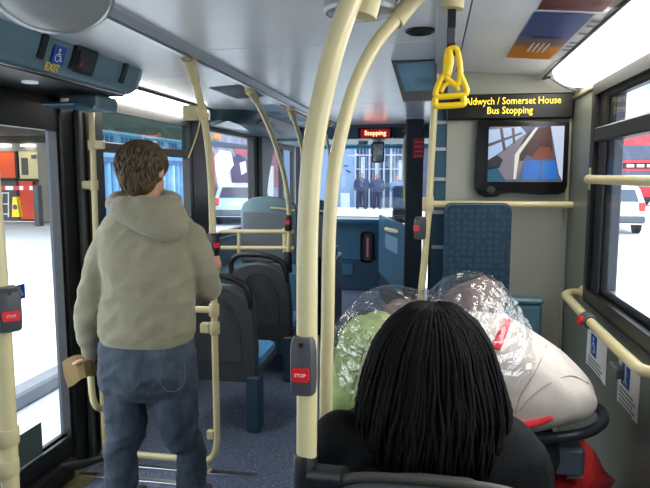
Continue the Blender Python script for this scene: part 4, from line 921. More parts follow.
tag(obj('folded_paper', bm, mat('manila_paper', S(176, 146, 92), .75, var=.06)), 'folded tan paper held in the standing person\'s left hand', 'paper')

# ---- the seated woman with braids
YW = 1.15
wo = thing('person', 'seated person with long black braids and black coat seen from behind', 'person', (0, YW, .45))
hw_ = Vector((.005, YW, 1.115))
bm = NB(); head(bm, hw_, .078, .118, 0)
limb(bm, [hw_+Vector((0, -.01, -.07)), (0, YW-.005, .95)], [.05, .056])
loft(bm, [ell((.01, YW-.01, z), rx, ry, pw=2.3) for z, rx, ry in ((.97, .10, .06), (.93, .16, .08), (.85, .17, .09), (.7, .15, .09), (.58, .15, .10), (.47, .16, .11))])
for s_ in (-1, 1):
    limb(bm, [(s_*.165, YW, .90), (s_*.20, YW+.06, .66), (s_*.08, YW+.26, .60)], [.045, .038, .03])
    limb(bm, [(s_*.09, YW+.02, .52), (s_*.10, YW+.40, .52), (s_*.10, YW+.36, .09)], [.075, .055, .04])
    pc = Vector((s_*.05, YW+.30, .595)); sphere(bm, pc, .03, .045, .02, 12, 8)
    for k in range(4): limb(bm, [pc+Vector((s_*.02-s_*.014*k, .03, 0)), pc+Vector((s_*.015-s_*.016*k, .06, -.004)), pc+Vector((s_*.01-s_*.018*k, .08, -.018))], [.010, .009, .008], n=8, sub=2)
    limb(bm, [pc+Vector((-s_*.02, .0, .005)), pc+Vector((-s_*.045, .03, .004))], [.012, .009], n=8, sub=2)
obj('body', remesh(bm, .006, 4), M_SKIND, wo, smooth=True)
for s_ in (-1, 1): obj('eye', sphere(NB(), hw_+Vector((s_*.03, .084, .01)), .012, u=12, v=8), MATS['eye_white'], wo)
bm = NB()
loft(bm, [px_ring(412, 400, 470, YW, .06, dy=-.01), px_ring(426, 372, 500, YW, .075), px_ring(440, 344, 526, YW, .095), px_ring(462, 328, 543, YW, .115), px_ring(495, 324, 548, YW, .125), px_ring(545, 325, 548, YW, .13), ell((.0, YW, .62), .20, .135, n=22), ell((0, YW, .47), .20, .14, n=22)])
for s_ in (-1, 1):
    limb(bm, [(s_*.175+.0, YW+.01, .935 if s_ < 0 else .915), (s_*.195, YW+.03, .80), (s_*.205, YW+.08, .68), (s_*.10, YW+.24, .61)], [.062, .064, .058, .044])
limb(bm, [(-.165, YW-.03, .965), (-.19, YW-.01, .92)], [.055, .055])
co = obj('coat', remesh(bm, .009, 6, fold(.006, 9, 10, .003)), M_COAT, wo, smooth=True)
obj('collar', TB([(-.075, YW+.03, 1.0), (-.085, YW-.04, .985), (-.04, YW-.085, .985), (.04, YW-.085, .985), (.085, YW-.04, .985), (.075, YW+.03, 1.0)], .026, n=10), M_COAT, co, smooth=True)
bm = NB()
for s_ in (-1, 1): limb(bm, [(s_*.09, YW+.03, .53), (s_*.10, YW+.40, .53), (s_*.10, YW+.38, .30), (s_*.10, YW+.36, .10)], [.085, .070, .060, .055])
loft(bm, [ell((0, YW, .46), .17, .11), ell((0, YW+.02, .56), .16, .11)])
obj('trousers', remesh(bm, .01, 4), mat('charcoal_trousers', S(36, 36, 42), .85), wo, smooth=True)
for s_ in (-1, 1):
    bm = NB(); sphere(bm, (s_*.10, YW+.42, .04), .045, .13, .04, 12, 8); box(bm, (s_*.10-.042, YW+.30, 0), (s_*.10+.042, YW+.53, .025), .01)
    obj('shoe', remesh(bm, .009, 3), MATS['dark_shoe'], wo, smooth=True)
zz = [1.240, 1.232, 1.20, 1.16, 1.10, 1.04, .98, .93, .90]; rr_ = [0, .045, .083, .108, .126, .140, .141, .134, .128]
def hr(z): return float(np.interp(-z, [-q for q in zz], rr_))
hair = NB()
loft(hair, [ell((.006+.003*(1.2-z), YW-.005, z), max(hr(z)*.96, .004), max(hr(z)*.98, .004), n=28) for z in (1.235, 1.225, 1.20, 1.16, 1.12, 1.08, 1.04, 1.0, .97)])
for k in range(430):
    phi = random.uniform(-.25*math.pi, 1.25*math.pi)+math.pi   # open towards the face
    lay = random.uniform(.95, 1.035); zend = random.triangular(.885, .985, .92); ph2 = phi+random.uniform(-.10, .10)
    z0_ = 1.238-.05*random.random()**2.2; npt = 34; pts = []; rad = []; wob = random.uniform(0, 6); tw = random.uniform(.6, 1.4)
    for i in range(npt):
        t = i/(npt-1); z = z0_+(zend-z0_)*t; r = max(hr(z), .006)*lay+.007*t*math.sin(wob+7*t*tw); a = phi+(ph2-phi)*t+.045*t*math.sin(wob+9*t*tw)
        drop = .012*t*t
        pts.append((.006+r*math.cos(a)*1.0, YW-.005+r*math.sin(a)*1.02, z)); rad.append((.0037 if i % 2 else .0028)*(1-.45*max(0, t-.8)/.2))
    tube(hair, pts, rad, n=5, sub=1)
hb = obj('braids', hair, M_BRAID, wo, smooth=True, kind='stuff', label='long thin black braids')
# ------------------------------------------------------------------ pushchair in the wheelchair bay
M_BEIGE = mat('beige_canvas', S(204, 190, 180), .8, var=.06, vscale=10, bump=.15, bscale=300, sheen=.2)
M_TUBE = mat('charcoal_tube', S(52, 56, 66), .35, metal=.3)
YP = 1.95
pu = thing('pushchair', 'pushchair with beige hood and red trim under a clear rain cover', 'pushchair', (.22, YP, 0))
def pz(px, py, Y=YP): p = W(px, py, Y=Y); return (p.x, p.z)
sil = [pz(*p) for p in ((440, 318), (470, 306), (500, 312), (522, 326), (548, 344), (572, 362), (588, 380), (592, 394), (588, 404), (572, 411), (545, 416), (505, 419), (460, 420), (425, 415), (415, 380), (420, 345))]
cx_ = sum(p[0] for p in sil)/len(sil); cz_ = sum(p[1] for p in sil)/len(sil)
rings = []
for t in (-88, -65, -45, -25, 0, 25, 45, 65, 88):
    s = math.cos(R(t))**.55; rings.append([Vector((cx_+(x-cx_)*s, YP+.23*math.sin(R(t)), cz_+(z-cz_)*s+.02*(1-s))) for x, z in smooth_path([Vector((a_, b_, 0)) for a_, b_ in sil], 3, True) for x, z in ((x.x, x.y),)] if False else [Vector((cx_+(v.x-cx_)*s, YP+.23*math.sin(R(t)), cz_+(v.y-cz_)*s)) for v in smooth_path([Vector((a_, b_, 0)) for a_, b_ in sil], 3, True)])
bm = loft(NB(), rings)
ho = obj('hood_canopy', remesh(bm, .011, 4, lambda co, n: .007*(1-2*abs(noise.noise(Vector((co.x*6+co.z*5, co.y*5, co.z*7-co.x*4)))))), M_BEIGE, pu, smooth=True)
def on_hood(px, py, dy=-.20):
    return W(px, py, Y=YP+dy)
# piping seams and the red band, lying on the canvas
from mathutils.bvhtree import BVHTree
def bvh_of(o):
    off = WLOC[pu.name]; return BVHTree.FromPolygons([tuple(v.co+off) for v in o.data.vertices], [tuple(p.vertices) for p in o.data.polygons])
bv = bvh_of(ho)
def hit(px, py, lift=.002):
    d = (W(px, py, Y=2)-CAM).normalized(); h = bv.ray_cast(CAM, d)
    return (h[0]+h[1]*lift) if h[0] else None
def on_cloth(L, lift=.002): return [q for q in (hit(a_, b_, lift) for a_, b_ in L) if q]
for L in ([(546, 346), (540, 362), (530, 380), (520, 396), (515, 414)], [(588, 384), (570, 376), (548, 384), (530, 398), (520, 410)]):
    P_ = on_cloth(L)
    if len(P_) > 2: obj('seam', TB(P_, .002, n=6, sub=4), mat('seam_taupe', S(168, 154, 144), .8), ho)
P_ = on_cloth([(506, 321), (503, 330), (499, 340), (495, 349)], .004)
if len(P_) > 2: obj('red_band', TB(P_, .015, n=8, sub=4, flat=.4), M_REDF, ho)
obj('red_lining', TB([W(px, py, Y=YP-.22) for px, py in ((470, 421), (500, 423), (522, 425), (538, 422), (552, 417))], [.015, .016, .016, .015, .012], n=10, flat=.7), M_REDF, pu, smooth=True)
obj('seat_fabric', PR([pz(410, 415), pz(548, 418), pz(556, 440), pz(545, 470), pz(420, 500)], 'Y', YP-.14, YP+.16, .03), mat('black_lining', S(28, 27, 32), .85), pu)
# bumper loop
obj('bumper_loop', TB([W(px, py, Y=y) for px, py, y in ((500, 437, YP-.10), (530, 438, YP-.14), (560, 437, YP-.16), (585, 433, YP-.14), (601, 424, YP-.05), (603, 414, YP+.06), (594, 406, YP+.12), (575, 404, YP+.14))], .0165, n=12), M_TUBE, pu, smooth=True)
obj('lock_block', B(tuple(W(540, 447, Y=YP-.13)), tuple(W(577, 463, Y=YP-.03)), .01), mat('grey_blue_catch', S(84, 92, 106), .4), pu)
obj('red_apron', loft(NB(), [[Vector((W(px, py, Y=YP-.05+d).x, YP-.05+d, W(px, py, Y=YP-.05+d).z)) for px, py, d in r] for r in (((572, 428, .05), (584, 440, .1), (580, 446, .16), (566, 440, .1)), ((562, 448, .0), (596, 452, .10), (588, 456, .2), (560, 452, .12)), ((556, 470, -.03), (604, 470, .08), (596, 474, .22), (558, 476, .14)), ((552, 484, -.05), (616, 480, .08), (606, 486, .22), (552, 492, .14)), ((556, 500, -.04), (606, 496, .06), (600, 502, .2), (556, 506, .14)))]), M_REDF, pu, smooth=True)
obj('grey_tag', PR([pz(566, 478, YP-.09), pz(574, 463, YP-.09), pz(583, 477, YP-.09)], 'Y', YP-.095, YP-.085), mat('pale_grey_patch', S(176, 172, 170), .7), pu)
for sx in (-.12, .40):
    obj('frame_tube', TB([(sx, YP-.12, .12), (sx, YP-.02, .42), (sx, YP+.05, .60), (sx-.02, YP+.1, .70)], .011, n=10), M_TUBE, pu, smooth=True)
    obj('frame_tube', TB([(sx, YP+.32, .10), (sx, YP+.1, .40), (sx, YP+.0, .50)], .011, n=10), M_TUBE, pu, smooth=True)
    for yy in (YP-.12, YP+.34):
        wheel = obj('wheel', lathe(NB(), (sx-.02, yy, .085), (1, 0, 0), [(.03, 0), (.07, .0), (.085, .008), (.085, .032), (.07, .04), (.03, .04)], 20), M_BLACK, pu, smooth='auto')
obj('basket', B((-.10, YP-.2, .16), (.38, YP+.25, .30), .03), mat('black_mesh_basket', S(30, 30, 34), .9), pu)
# clear rain cover, crumpled
M_PVC = glass_mat('clear_crumpled_pvc', (.93, .94, .94), .15, .14, .5, 40)
cov = [(340, 345), (338, 328), (347, 315), (362, 300), (385, 292), (410, 296), (428, 299), (445, 284), (468, 277), (488, 280), (505, 294), (517, 312), (527, 330), (534, 352), (530, 372), (505, 384), (460, 400), (400, 410), (360, 395), (345, 372)]
sp_ = smooth_path([Vector((*pz(a_, b_, YP-.03), 0)) for a_, b_ in cov], 4, True); mx = sum(v.x for v in sp_)/len(sp_); mz = sum(v.y for v in sp_)/len(sp_)
def crump(co):
    q = Vector((co.x*15, co.y*15, co.z*15)); a = 1-2*abs(noise.noise(q)); b = 1-2*abs(noise.noise(q*2.3+Vector((9, 2, 5)))); return .012*a+.008*b+.006*(random.random()-.5)
rings = []
for t in range(-86, 87, 5):
    s = math.cos(R(t))**.5; ring = []
    for v in sp_:
        p = Vector((mx+(v.x-mx)*s, YP-.03+.27*math.sin(R(t)), mz+(v.y-mz)*s)); d = (p-Vector((mx, YP-.03, mz))).normalized(); ring.append(p+d*crump(p))
    rings.append(ring)
rcb = loft(NB(), rings); bmesh.ops.triangulate(rcb, faces=rcb.faces[:])
rc = obj('rain_cover', rcb, M_PVC, pu, smooth=False, label='clear crumpled plastic rain cover')
# things packed under the cover
M_GREENC = mat('pale_green_fabric', S(160, 176, 112), .85, var=.08, vscale=14, bump=.15, bscale=260)
gc = thing('green_coat', 'pale green coat draped over the left of the pushchair', 'coat', (-.22, YP-.05, .55))
bm = NB(); limb(bm, [W(377, 332, Y=YP-.02), W(366, 345, Y=YP-.04), W(356, 372, Y=YP-.06), W(349, 400, Y=YP-.07), W(342, 425, Y=YP-.08)], [.065, .07, .062, .060, .058], flat=1.2)
limb(bm, [W(378, 330, Y=YP), W(395, 345, Y=YP), W(392, 380, Y=YP)], [.05, .06, .07])
limb(bm, [W(342, 425, Y=YP-.08), W(333, 470, Y=YP-.05)], [.06, .07])
obj('coat_body', remesh(bm, .010, 4, fold(.012, 9, 12, .006)), M_GREENC, gc, smooth=True)
obj('coat_seam', TB([W(372, 336, Y=YP-.115), W(364, 350, Y=YP-.125), W(357, 375, Y=YP-.135), W(350, 402, Y=YP-.14)], .003, n=6), mat('green_seam', S(120, 134, 80), .9), gc)
pk_ = thing('dark_bag', 'dark bundled bag under the rain cover beside the green coat', 'bag', tuple(W(362, 330, Y=YP+.12)))
bm = NB(); sphere(bm, W(365, 318, Y=YP+.1), .06, .07, .028); sphere(bm, W(352, 332, Y=YP+.1), .045, .06, .035); sphere(bm, W(345, 342, Y=YP+.08), .03, .05, .03)
obj('bag_body', remesh(bm, .009, 2, lambda co, n: .008*noise.noise(co*40)), mat('black_bag_nylon', S(40, 40, 42), .5), pk_, smooth=True)
obj('bag_strap', TB([W(343, 345, Y=YP+.05), W(352, 328, Y=YP+.0), W(366, 318, Y=YP+.02), W(380, 314, Y=YP+.06)], .008, n=8), M_BLACK, pk_, smooth=True)
tb = thing('checked_blanket', 'mauve grey blanket under the rain cover behind the braids', 'blanket', tuple(W(440, 330, Y=YP+.1)))
bm = NB(); sphere(bm, W(430, 325, Y=YP+.05), .11, .12, .075); sphere(bm, W(475, 305, Y=YP+.06), .09, .12, .085); sphere(bm, W(400, 320, Y=YP+.08), .07, .1, .06)
obj('blanket_body', remesh(bm, .010, 3, fold(.016, 9, 11, .008)), mat('mauve_blanket', S(128, 108, 106), .9, var=.3, vscale=20), tb, smooth=True)

# ------------------------------------------------------------------ street outside
ZR = -.34
M_ROAD = mat('pale_asphalt', S(196, 198, 202), .85, var=.06, vscale=.8)
M_PAVE = mat('pale_paving', S(214, 212, 208), .85, var=.05, vscale=1.2)
rd = struct('ground', B((-60, -30, ZR-.2), (60, 90, ZR)), M_ROAD)
kb = struct('kerb', B((-3.30, -10, ZR), (-3.12, 20, ZR+.13), .02), mat('grey_kerb', S(120, 122, 130), .8, var=.1, vscale=3))
pv = struct('pavement', B((-9.5, -10, ZR), (-3.30, 9.2, ZR+.12)), M_PAVE)
pv2 = struct('pavement', B((-12, 26.5, ZR), (14, 34, ZR+.12)), M_PAVE)
for i, yy in enumerate((1.5, 2.7, 3.9, 5.1, 6.3)): obj('paving_joint', B((-9.4, yy, ZR+.1195), (-3.32, yy+.015, ZR+.121)), MATS['grey_kerb'], pv)
# blue corrugated hoarding
M_HB = mat('hoarding_blue', S(82, 132, 174), .6, var=.08, vscale=4)
M_HBD = mat('hoarding_dark_blue', S(38, 72, 110), .6, var=.1, vscale=4)
M_HW = mat('hoarding_white_band', S(122, 162, 190), .6)
XH = -6.0; zt = 2.31
hg = thing('corrugated_hoarding', 'tall blue corrugated hoarding along the street by the middle door', 'hoarding', (XH, 13, ZR))
yy = 9.3; k = 0
while yy < 15.6:
    obj('corrugated_sheet', PR([(XH, yy), (XH+.05, yy+.03), (XH+.05, yy+.13), (XH, yy+.16), (XH-.02, yy+.16), (XH-.02, yy)], 'Z', ZR, zt-.55), M_HB if k % 3 else M_HW, hg)
    obj('groove_strip', B((XH-.02, yy+.16, ZR), (XH-.008, yy+.26, zt-.55)), M_HBD, hg); yy += .26; k += 1
obj('mid_rail', B((XH-.03, 9.3, zt-.60), (XH+.08, 15.6, zt-.50)), M_HBD, hg)
obj('top_panel', B((XH-.03, 9.3, zt-.50), (XH+.02, 15.6, zt-.02)), M_HB, hg)
obj('top_cap', B((XH-.05, 9.3, zt-.05), (XH+.04, 15.6, zt)), M_HW, hg)
yy = 9.5
while yy < 15.4:
    for q in range(3): obj('top_slot', B((XH+.015, yy+q*.16, zt-.27), (XH+.028, yy+q*.16+.10, zt-.09)), M_HBD, hg)
    yy += .72
bd = tag(obj('dark_building', B((-9.0, 13.4, ZR), (-8.2, 20.2, 9)), mat('dark_brick', S(64, 72, 66), .8, var=.25, vscale=2)), 'dark green grey building rising behind the blue hoarding', 'building')
# depot entrance seen through the middle door
YG = 21.0
def gp(px, py, Y=YG): p = W(px, py, Y=Y); return p
def gbox(name, x0_, y0_, x1_, y1_, m_, parent, d=.15, Y=YG):
    a, b = gp(x0_, y0_, Y), gp(x1_, y1_, Y); return obj(name, B((a.x, Y-d, max(b.z, ZR)), (b.x, Y+.05, a.z)), m_, parent)
ga = thing('depot_entrance', 'dark depot entrance with orange panel seen through the middle door', 'building', (-17, YG, ZR))
M_DK = mat('dark_soffit', S(54, 48, 42), .8); M_OR = mat('orange_panel', S(232, 84, 22), .6); M_CRM = mat('cream_panel', S(216, 200, 146), .6)
gbox('dark_soffit', -60, 60, 75, 143, M_DK, ga, .4)
obj('shade_canopy_roof', B((-30, 15.6, 2.95), (-9.6, 21.0, 3.15)), M_DK, ga)  # roof drawn out forward to keep the depot front in shade
obj('unseen_shade_wall', B((-30, 15.6, ZR), (-29.8, 21, 3)), M_DK, ga)  # side wall out of view, added to shade the depot
gbox('grey_beam', -60, 143, 70, 151, mat('grey_beam', S(120, 116, 104), .7), ga, .2)
gbox('back_wall', -60, 151, 75, 222, mat('depot_wall', S(96, 92, 86), .8), ga, .0)
gbox('orange_panel', -40, 151, 19, 178, M_OR, ga)
gbox('cream_panel', 21, 150, 41, 180, M_CRM, ga)
gbox('round_notice', 24, 158, 31, 175, mat('dark_notice', S(70, 66, 60), .5), ga, .18)
gbox('small_box', 34, 155, 39, 159, M_GREYP, ga, .18)
gbox('red_door', 21, 181, 37, 219, mat('red_orange_door', S(226, 72, 34), .6), ga)
gbox('dark_frame', -40, 178.5, 41, 181, M_DK, ga, .18)
gbox('dark_frame', 19, 143, 21, 219, M_DK, ga, .18)
gbox('bay_pillar', 42, 143, 75, 222, mat('bay_pillar', S(128, 122, 110), .7), ga, .3)
for x_, y_, w_ in ((14, 130, 7), (4, 146, 11), (34, 146, 5)):
    gbox('ceiling_tube', x_-w_, y_-(2 if y_ < 140 else 1), x_+w_, y_+(2 if y_ < 140 else .8), mat('depot_tube_light', (1, 1, .9), .5, emit=(1, .97, .85), estr=6), ga, .5)
bar = thing('barrier_arm', 'red and white striped barrier arm across the depot entrance', 'barrier', (-14, 19.4, ZR))
YA = 19.4
xs_ = [-40, -22, -6, 6, 14, 20, 24, 30, 38]
for k, (u, v) in enumerate(zip(xs_, xs_[1:])):
    a, b = W(u, 186, Y=YA), W(v, 190, Y=YA); obj('stripe', B((a.x, YA-.04, b.z), (b.x, YA+.04, a.z)), M_WHITE if k % 2 else mat('barrier_red', S(206, 50, 46), .5), bar)
a = W(37, 188, Y=YA); obj('barrier_post', B((a.x-.1, YA-.12, ZR), (a.x+.12, YA+.12, a.z+.1), .02), M_GREYP, bar)
ysn = thing('floor_sign', 'yellow folding warning sign on the depot forecourt', 'sign', tuple(W(16, 216, Y=19.0)))
a, b = W(11, 197, Y=19), W(20, 217, Y=19)
obj('front_board', PR([(a.x, b.z), (b.x, b.z), (b.x-.08, a.z), (a.x+.08, a.z)], 'Y', 18.98, 19.02), M_YEL, ysn)
obj('back_board', PR([(a.x, b.z), (b.x, b.z), (b.x-.08, a.z), (a.x+.08, a.z)], 'Y', 19.12, 19.16), M_YEL, ysn)
obj('blue_disc', lathe(NB(), ((a.x+b.x)/2, 18.98, (a.z+b.z)/2), (0, -1, 0), [(.09, 0), (.09, .01)], 16), mat('purple_blue_disc', S(74, 60, 120), .5), ysn)
trs = thing('trestle', 'white metal trestle beside the yellow folding sign', 'trestle', tuple(W(4, 217, Y=19.2)))
for u in (-4, 2, 8.5):
    a, b = W(u, 192, Y=19.2), W(u, 217, Y=19.2); obj('upright', TB([a, b], .02, n=8, sub=1), M_WHITE, trs)
for v in (193, 204, 214):
    a, b = W(-4, v, Y=19.2), W(8.5, v, Y=19.2); obj('cross_bar', TB([a, b], .018, n=8, sub=1), M_WHITE, trs)
# advert wall and parked cars past the hoarding
aw = thing('advert_wall', 'large street advert with pale and dark figures beyond the second window', 'advert', (-8.3, 20, ZR))
XA = -8.0
obj('board', B((XA-.1, 20.3, ZR), (XA, 31.3, 4.2)), mat('advert_back', S(120, 122, 140), .7, var=.3, vscale=1.5), aw)
def blob(L, m_, d, name='print_shape'):
    obj(name, PR([(W(px, py, X=XA).y, W(px, py, X=XA).z) for px, py in L], 'X', XA, XA+d), m_, aw)
blob([(206, 140), (253, 146), (253, 150), (206, 146)], mat('shop_sign_dark', S(60, 66, 80), .6), .02)
blob([(214, 158), (220, 150), (230, 152), (233, 165), (228, 172), (232, 188), (218, 189), (216, 175)], mat('print_white', S(236, 236, 240), .6), .03)
blob([(230, 160), (238, 154), (247, 160), (250, 190), (233, 190), (231, 172)], mat('print_navy', S(44, 50, 80), .6), .02)
blob([(239, 163), (245, 161), (246, 172), (241, 175)], mat('print_skin', S(226, 206, 206), .6), .03)
blob([(206, 150), (214, 152), (215, 190), (206, 190)], mat('print_red', S(150, 76, 84), .6), .02)
blob([(233, 148), (250, 150), (250, 157), (236, 155)], MATS['print_red'], .02)
blob([(263, 140), (300, 146), (300, 182), (263, 190)], mat('print_dark_red', S(110, 44, 58), .6), .02)
blob([(266, 166), (273, 166), (273, 200), (266, 202)], mat('print_grey', S(170, 176, 190), .6), .03)
blob([(278, 170), (292, 172), (292, 205), (278, 206)], MATS['print_navy'], .03)
q = W(216, 136, X=XA)
obj('reflection_strip', B((XA+.02, q.y-.35, q.z-.10), (XA+.05, q.y+.35, q.z+.10)), mat('orange_reflection', S(220, 80, 30), .5, emit=(1, .25, .05), estr=1.2), aw)  # orange glow put in for a reflection in the window glass
def car(loc, rot, paint, label, group=None):
    t = thing('car', label, 'car', (0, 0, 0), group); L = 4.1; hw = .84
    prof = [(-2.05, .32), (-2.05, .75), (-1.98, .98), (-1.72, 1.42), (-1.35, 1.52), (.1, 1.52), (.45, 1.42), (1.0, 1.0), (1.85, .85), (2.05, .68), (2.05, .30)]
    rings = []
    for x, s in ((-hw, .955), (-hw+.05, .99), (-hw*.6, 1), (hw*.6, 1), (hw-.05, .99), (hw, .955)):
        rings.append([Vector((x*(1-.16*max(0, (z-.95))/.57), y*s, .3+(z-.3)*(s if abs(x) == hw else 1))) for y, z in prof])
    obj('body', loft(NB(), rings), paint, t, smooth='auto')
    gm = mat('car_glass', S(60, 76, 96), .1)
    obj('rear_window', loft(NB(), [[Vector((x, y, z)) for x, y, z in ((-.62, -1.99, 1.02), (.62, -1.99, 1.02), (.54, -1.77, 1.38), (-.54, -1.77, 1.38))], [Vector((x, y+.05, z-.01)) for x, y, z in ((-.62, -1.99, 1.02), (.62, -1.99, 1.02), (.54, -1.77, 1.38), (-.54, -1.77, 1.38))]]), gm, t)
    obj('windscreen', loft(NB(), [[Vector((x, y, z)) for x, y, z in ((-.66, 1.02, 1.02), (.66, 1.02, 1.02), (.56, .49, 1.41), (-.56, .49, 1.41))], [Vector((x, y-.05, z-.02)) for x, y, z in ((-.66, 1.02, 1.02), (.66, 1.02, 1.02), (.56, .49, 1.41), (-.56, .49, 1.41))]]), gm, t)
    for s in (-1, 1):
        for y0_, y1_ in ((-1.5, -.45), (-.38, .6)):
            obj('side_window', loft(NB(), [[Vector((s*(hw+.006-.134*(z-.95)/.57), y, z)) for y, z in ((y0_, 1.0), (y1_, 1.0), (y1_-.05*(y1_ < 0)-.3*(y1_ > 0), 1.42), (y0_+.12, 1.42))], [Vector((s*(hw-.03-.134*(z-.95)/.57), y, z)) for y, z in ((y0_, 1.0), (y1_, 1.0), (y1_-.05*(y1_ < 0)-.3*(y1_ > 0), 1.42), (y0_+.12, 1.42))]]), gm, t)
        obj('tail_light', B((s*.80, -2.055, .72), (s*.62, -1.96, 1.0), .02), mat('tail_red', S(200, 60, 56), .3), t)
        obj('head_light', B((s*.78, 1.9, .66), (s*.5, 2.04, .80), .02), M_WHITE, t)
        for y in (-1.3, 1.3): obj('wheel', lathe(NB(), (s*(hw-.16), y, .31), (s, 0, 0), [(.18, 0), (.31, 0), (.31, .17), (.2, .18), (.1, .16)], 20), M_BLACK, t, smooth='auto')
    obj('bumper', B((-.80, -2.12, .36), (.80, -1.98, .58), .04), mat('grey_bumper', S(80, 84, 92), .5), t)
    obj('number_plate', B((-.26, -2.075, .74), (.26, -2.04, .86)), mat('plate_yellow', S(226, 214, 170), .5), t)
    t.location = loc; t.rotation_euler.z = R(rot); return t
M_CARW = mat('white_car_paint', S(232, 228, 224), .3, coat=.5); M_CARB = mat('pale_blue_car_paint', S(168, 196, 216), .3, coat=.5)
q = W(617, 235, Z=ZR)
car((q.x+.05, q.y+2.1, ZR), -2, M_CARW, 'white car seen from behind through the right-hand window')
q = W(222, 226, Z=ZR)
car((q.x+.2, q.y+2.2, ZR), 8, M_CARB, 'pale blue parked car beyond the second left window')
# red double-decker
YBU = 38.0
q = W(638, 205, Y=YBU)
rb_ = thing('red_bus', 'red double-decker bus behind the white car', 'bus', (q.x, YBU, ZR))
M_BUSR = mat('bus_red', S(206, 26, 44), .35, coat=.4); M_BUSG = mat('bus_dark_glass', S(66, 74, 100), .12)
bx0, bx1 = q.x-1.25, q.x+1.25
obj('body', B((bx0, YBU, ZR+.25), (bx1, YBU+10, 4.0), .18, 3), M_BUSR, rb_, smooth='auto')
obj('upper_window', B((bx0+.16, YBU-.02, 2.3), (bx1-.16, YBU+.1, 3.25), .06), M_BUSG, rb_)
obj('lower_window', B((bx0+.16, YBU-.02, .75), (bx1-.16, YBU+.1, 1.75), .06), M_BUSG, rb_)
obj('blind_panel', B((bx0+.3, YBU-.03, 1.85), (bx1-.3, YBU+.05, 2.2), .03), M_BLACK, rb_)
for k in range(3): obj('blind_print', B((bx0+.5+.55*k, YBU-.035, 1.94), (bx0+.9+.55*k, YBU-.03, 2.1)), M_WHITE, rb_)
for k in range(5): obj('side_window', B((bx0-.02, YBU+.5+1.8*k, 2.4), (bx0+.1, YBU+2.1+1.8*k, 3.2), .03), M_BUSG, rb_)
for sx in (bx0+.1, bx1-.42):
    obj('head_lamp', B((sx, YBU-.03, .25), (sx+.32, YBU+.05, .45), .02), M_WHITE, rb_)
    obj('tyre', lathe(NB(), (sx, YBU+2.0, ZR+.48), (1, 0, 0), [(.2, 0), (.48, 0), (.48, .3), (.2, .3)], 18), M_BLACK, rb_)
obj('bumper', B((bx0+.05, YBU-.05, ZR+.28), (bx1-.05, YBU+.1, ZR+.55), .05), M_BLACK, rb_)
# pale terrace on the far side
fb = thing('pale_terrace', 'pale stone building across the street behind the red bus', 'building', (22, 55, ZR))
M_STONE = mat('pale_stone', S(226, 226, 226), .8, var=.06, vscale=.6)
obj('facade', B((9, 52, ZR), (46, 60, 15)), M_STONE, fb)
for r_ in range(4):
    for c_ in range(12):
        x_ = 10.5+c_*2.9; z_ = 1.2+r_*3.4
        wn = obj('window', B((x_, 51.9, z_), (x_+1.3, 52.05, z_+2.0)), mat('pale_sash', S(240, 240, 240), .5), fb); obj('pane', B((x_+.12, 51.87, z_+.12), (x_+1.18, 51.95, z_+1.88)), mat('far_pane', S(150, 162, 186), .2), wn)
# front street: blue frontage with barred gates
YS = 31.5
fr = thing('blue_frontage', 'pale blue street frontage with barred gates beyond the windscreen', 'building', (-2, YS, ZR))
M_FB = mat('frontage_blue', S(112, 140, 176), .6, var=.06, vscale=.7); M_FDK = mat('gate_slate', S(52, 62, 88), .6, var=.2, vscale=1.5); M_FW = mat('frontage_white', S(146, 162, 188), .6)
def fbx(name, x0_, y0_, x1_, y1_, m_, d): a, b = W(x0_, y0_, Y=YS), W(x1_, y1_, Y=YS); return obj(name, B((a.x, YS-d, max(b.z, ZR)), (b.x, YS+.1, a.z)), m_, fr)
fbx('wall_panel', 200, 60, 356, 215, M_FB, .0)
fbx('wall_panel', 356, 60, 520, 215, M_FDK, -.04)
fbx('cyan_fascia', 200, 138, 520, 143, mat('fascia_cyan', S(70, 186, 222), .5), .25)
fbx('upper_wall', 200, 60, 520, 138, mat('upper_frontage', S(150, 160, 176), .7), .1)
for x_ in (355.5, 369.5, 384, 391, 407, 420): fbx('white_jamb', x_-.6, 143, x_+.6, 208, M_FW, .1)
for y_ in (155, 169): fbx('cross_rail', 356, y_-.5, 420, y_+.5, M_FW, .07)
for x_ in (359.5, 363, 366.5, 373, 376.5, 380, 394.5, 398, 401.5, 405): fbx('gate_bar', x_-.35, 143, x_+.35, 206, mat('gate_bar_grey', S(96, 108, 138), .5), .05)
fbx('white_plate', 361, 157, 365, 181, M_FW, .06); fbx('white_plate', 375, 163, 378.5, 182, M_FW, .06); fbx('white_plate', 399, 160, 402, 180, M_FW, .06)
fbx('pale_block', 341, 193, 350, 209, mat('pale_block', S(180, 196, 220), .6), .12)
for L in ([(344, 165), (346, 166), (348, 165.5)], [(345, 170), (348, 171), (350.5, 172)]):
    obj('wall_mark', TB([W(a_, b_, Y=YS-.03) for a_, b_ in L], .03, n=6, sub=2), M_FDK, fr)
ptr = struct('street_wall', B((-30, 36, ZR), (4, 37, 9)), mat('far_street_wall', S(170, 176, 186), .8, var=.08, vscale=.3))
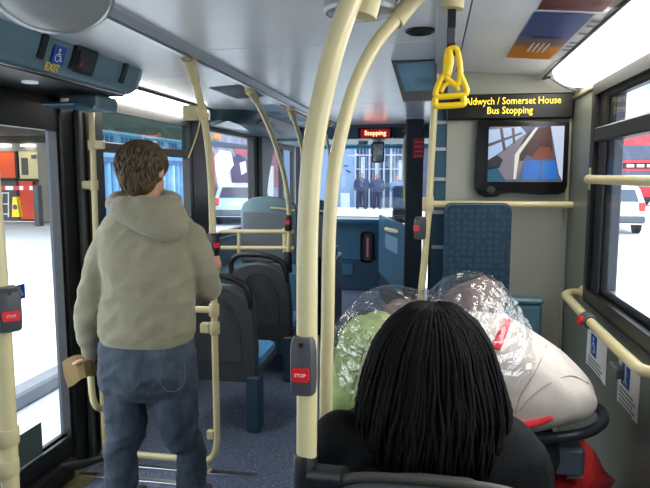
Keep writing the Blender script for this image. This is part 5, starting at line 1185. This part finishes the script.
# pedestrians
def pedestrian(px, py_feet, h_m, jacket, trousers, label, stride, Y=None):
    f = W(px, py_feet, Z=ZR+.12) if Y is None else Vector((W(px, py_feet, Y=Y).x, Y, ZR+.12)); s = h_m/1.75
    t = thing('person', label, 'person', tuple(f), 'people walking in front of the bus')
    def v(x, y, z): return Vector((f.x+x*s*1.22, f.y+y*s, f.z+z*s))
    bm = NB(); head(bm, v(0, 0, 1.63), .092*s, .128*s, 180)
    limb(bm, [v(0, 0, 1.56), v(0, .01, 1.42)], [.055*s, .06*s]); loft(bm, [ell(v(0, 0, z), a*s, b*s) for z, a, b in ((1.45, .13, .08), (1.2, .16, .1), (1.0, .14, .1), (.88, .15, .1))])
    for q in (-1, 1):
        limb(bm, [v(q*.19, 0, 1.38), v(q*.25, .02, 1.10), v(q*.20, -.09, .95)], [.05*s, .045*s, .035*s]); sphere(bm, v(q*.19, -.10, .90), .04*s)
        limb(bm, [v(q*.09, 0, .88), v(q*(.10+stride*.4), -q*stride*.5, .48), v(q*(.09+stride*.7), -q*stride, .06)], [.085*s, .06*s, .045*s])
    obj('body', remesh(bm, .016, 3), mat('weathered_skin', S(150, 108, 94), .6), t, smooth=True)
    bm = NB(); loft(bm, [ell(v(0, 0, z), a*s, b*s) for z, a, b in ((1.49, .12, .10), (1.44, .22, .13), (1.3, .28, .16), (1.05, .28, .17), (.86, .26, .16))])
    for q in (-1, 1): limb(bm, [v(q*.21, 0, 1.38), v(q*.26, .02, 1.12), v(q*.21, -.10, .95)], [.095*s, .088*s, .07*s])
    obj('jacket', remesh(bm, .02, 4), jacket, t, smooth=True)
    bm = NB(); loft(bm, [ell(v(0, 0, z), a*s, b*s) for z, a, b in ((.95, .17, .12), (.82, .17, .12))])
    for q in (-1, 1): limb(bm, [v(q*.09, 0, .86), v(q*(.10+stride*.4), -q*stride*.5, .48), v(q*(.09+stride*.7), -q*stride, .10)], [.12*s, .10*s, .09*s])
    obj('trousers', remesh(bm, .02, 3), trousers, t, smooth=True)
    for q in (-1, 1): 
        bm = NB(); sphere(bm, v(q*(.09+stride*.7), -q*stride-.06, .045), .05*s, .13*s, .045*s, 10, 6); obj('shoe', bm, M_BLACK, t, smooth=True)
    bm = NB(); sphere(bm, v(0, .015, 1.665), .096*s, .112*s, .09*s, 12, 8); obj('hair', bm, mat('grey_hair', S(110, 96, 90), .7), t, smooth=True)
M_NJ = mat('navy_jacket', S(40, 52, 84), .8); M_NT = mat('dark_trousers', S(38, 46, 70), .85)
pedestrian(361.5, 209, 1.80, M_NJ, M_NT, 'person in a navy jacket, the left of the pair walking beyond the windscreen', .12)
pedestrian(377, 209, 1.74, mat('slate_jacket', S(48, 60, 92), .8), M_NT, 'person in a slate jacket, the right of the pair walking beyond the windscreen', .05)
pedestrian(397, 205, 1.66, mat('blue_grey_jacket', S(84, 100, 140), .8), M_NT, 'person in a pale blue jacket seen through the driver cab glass', .05, Y=29.5)
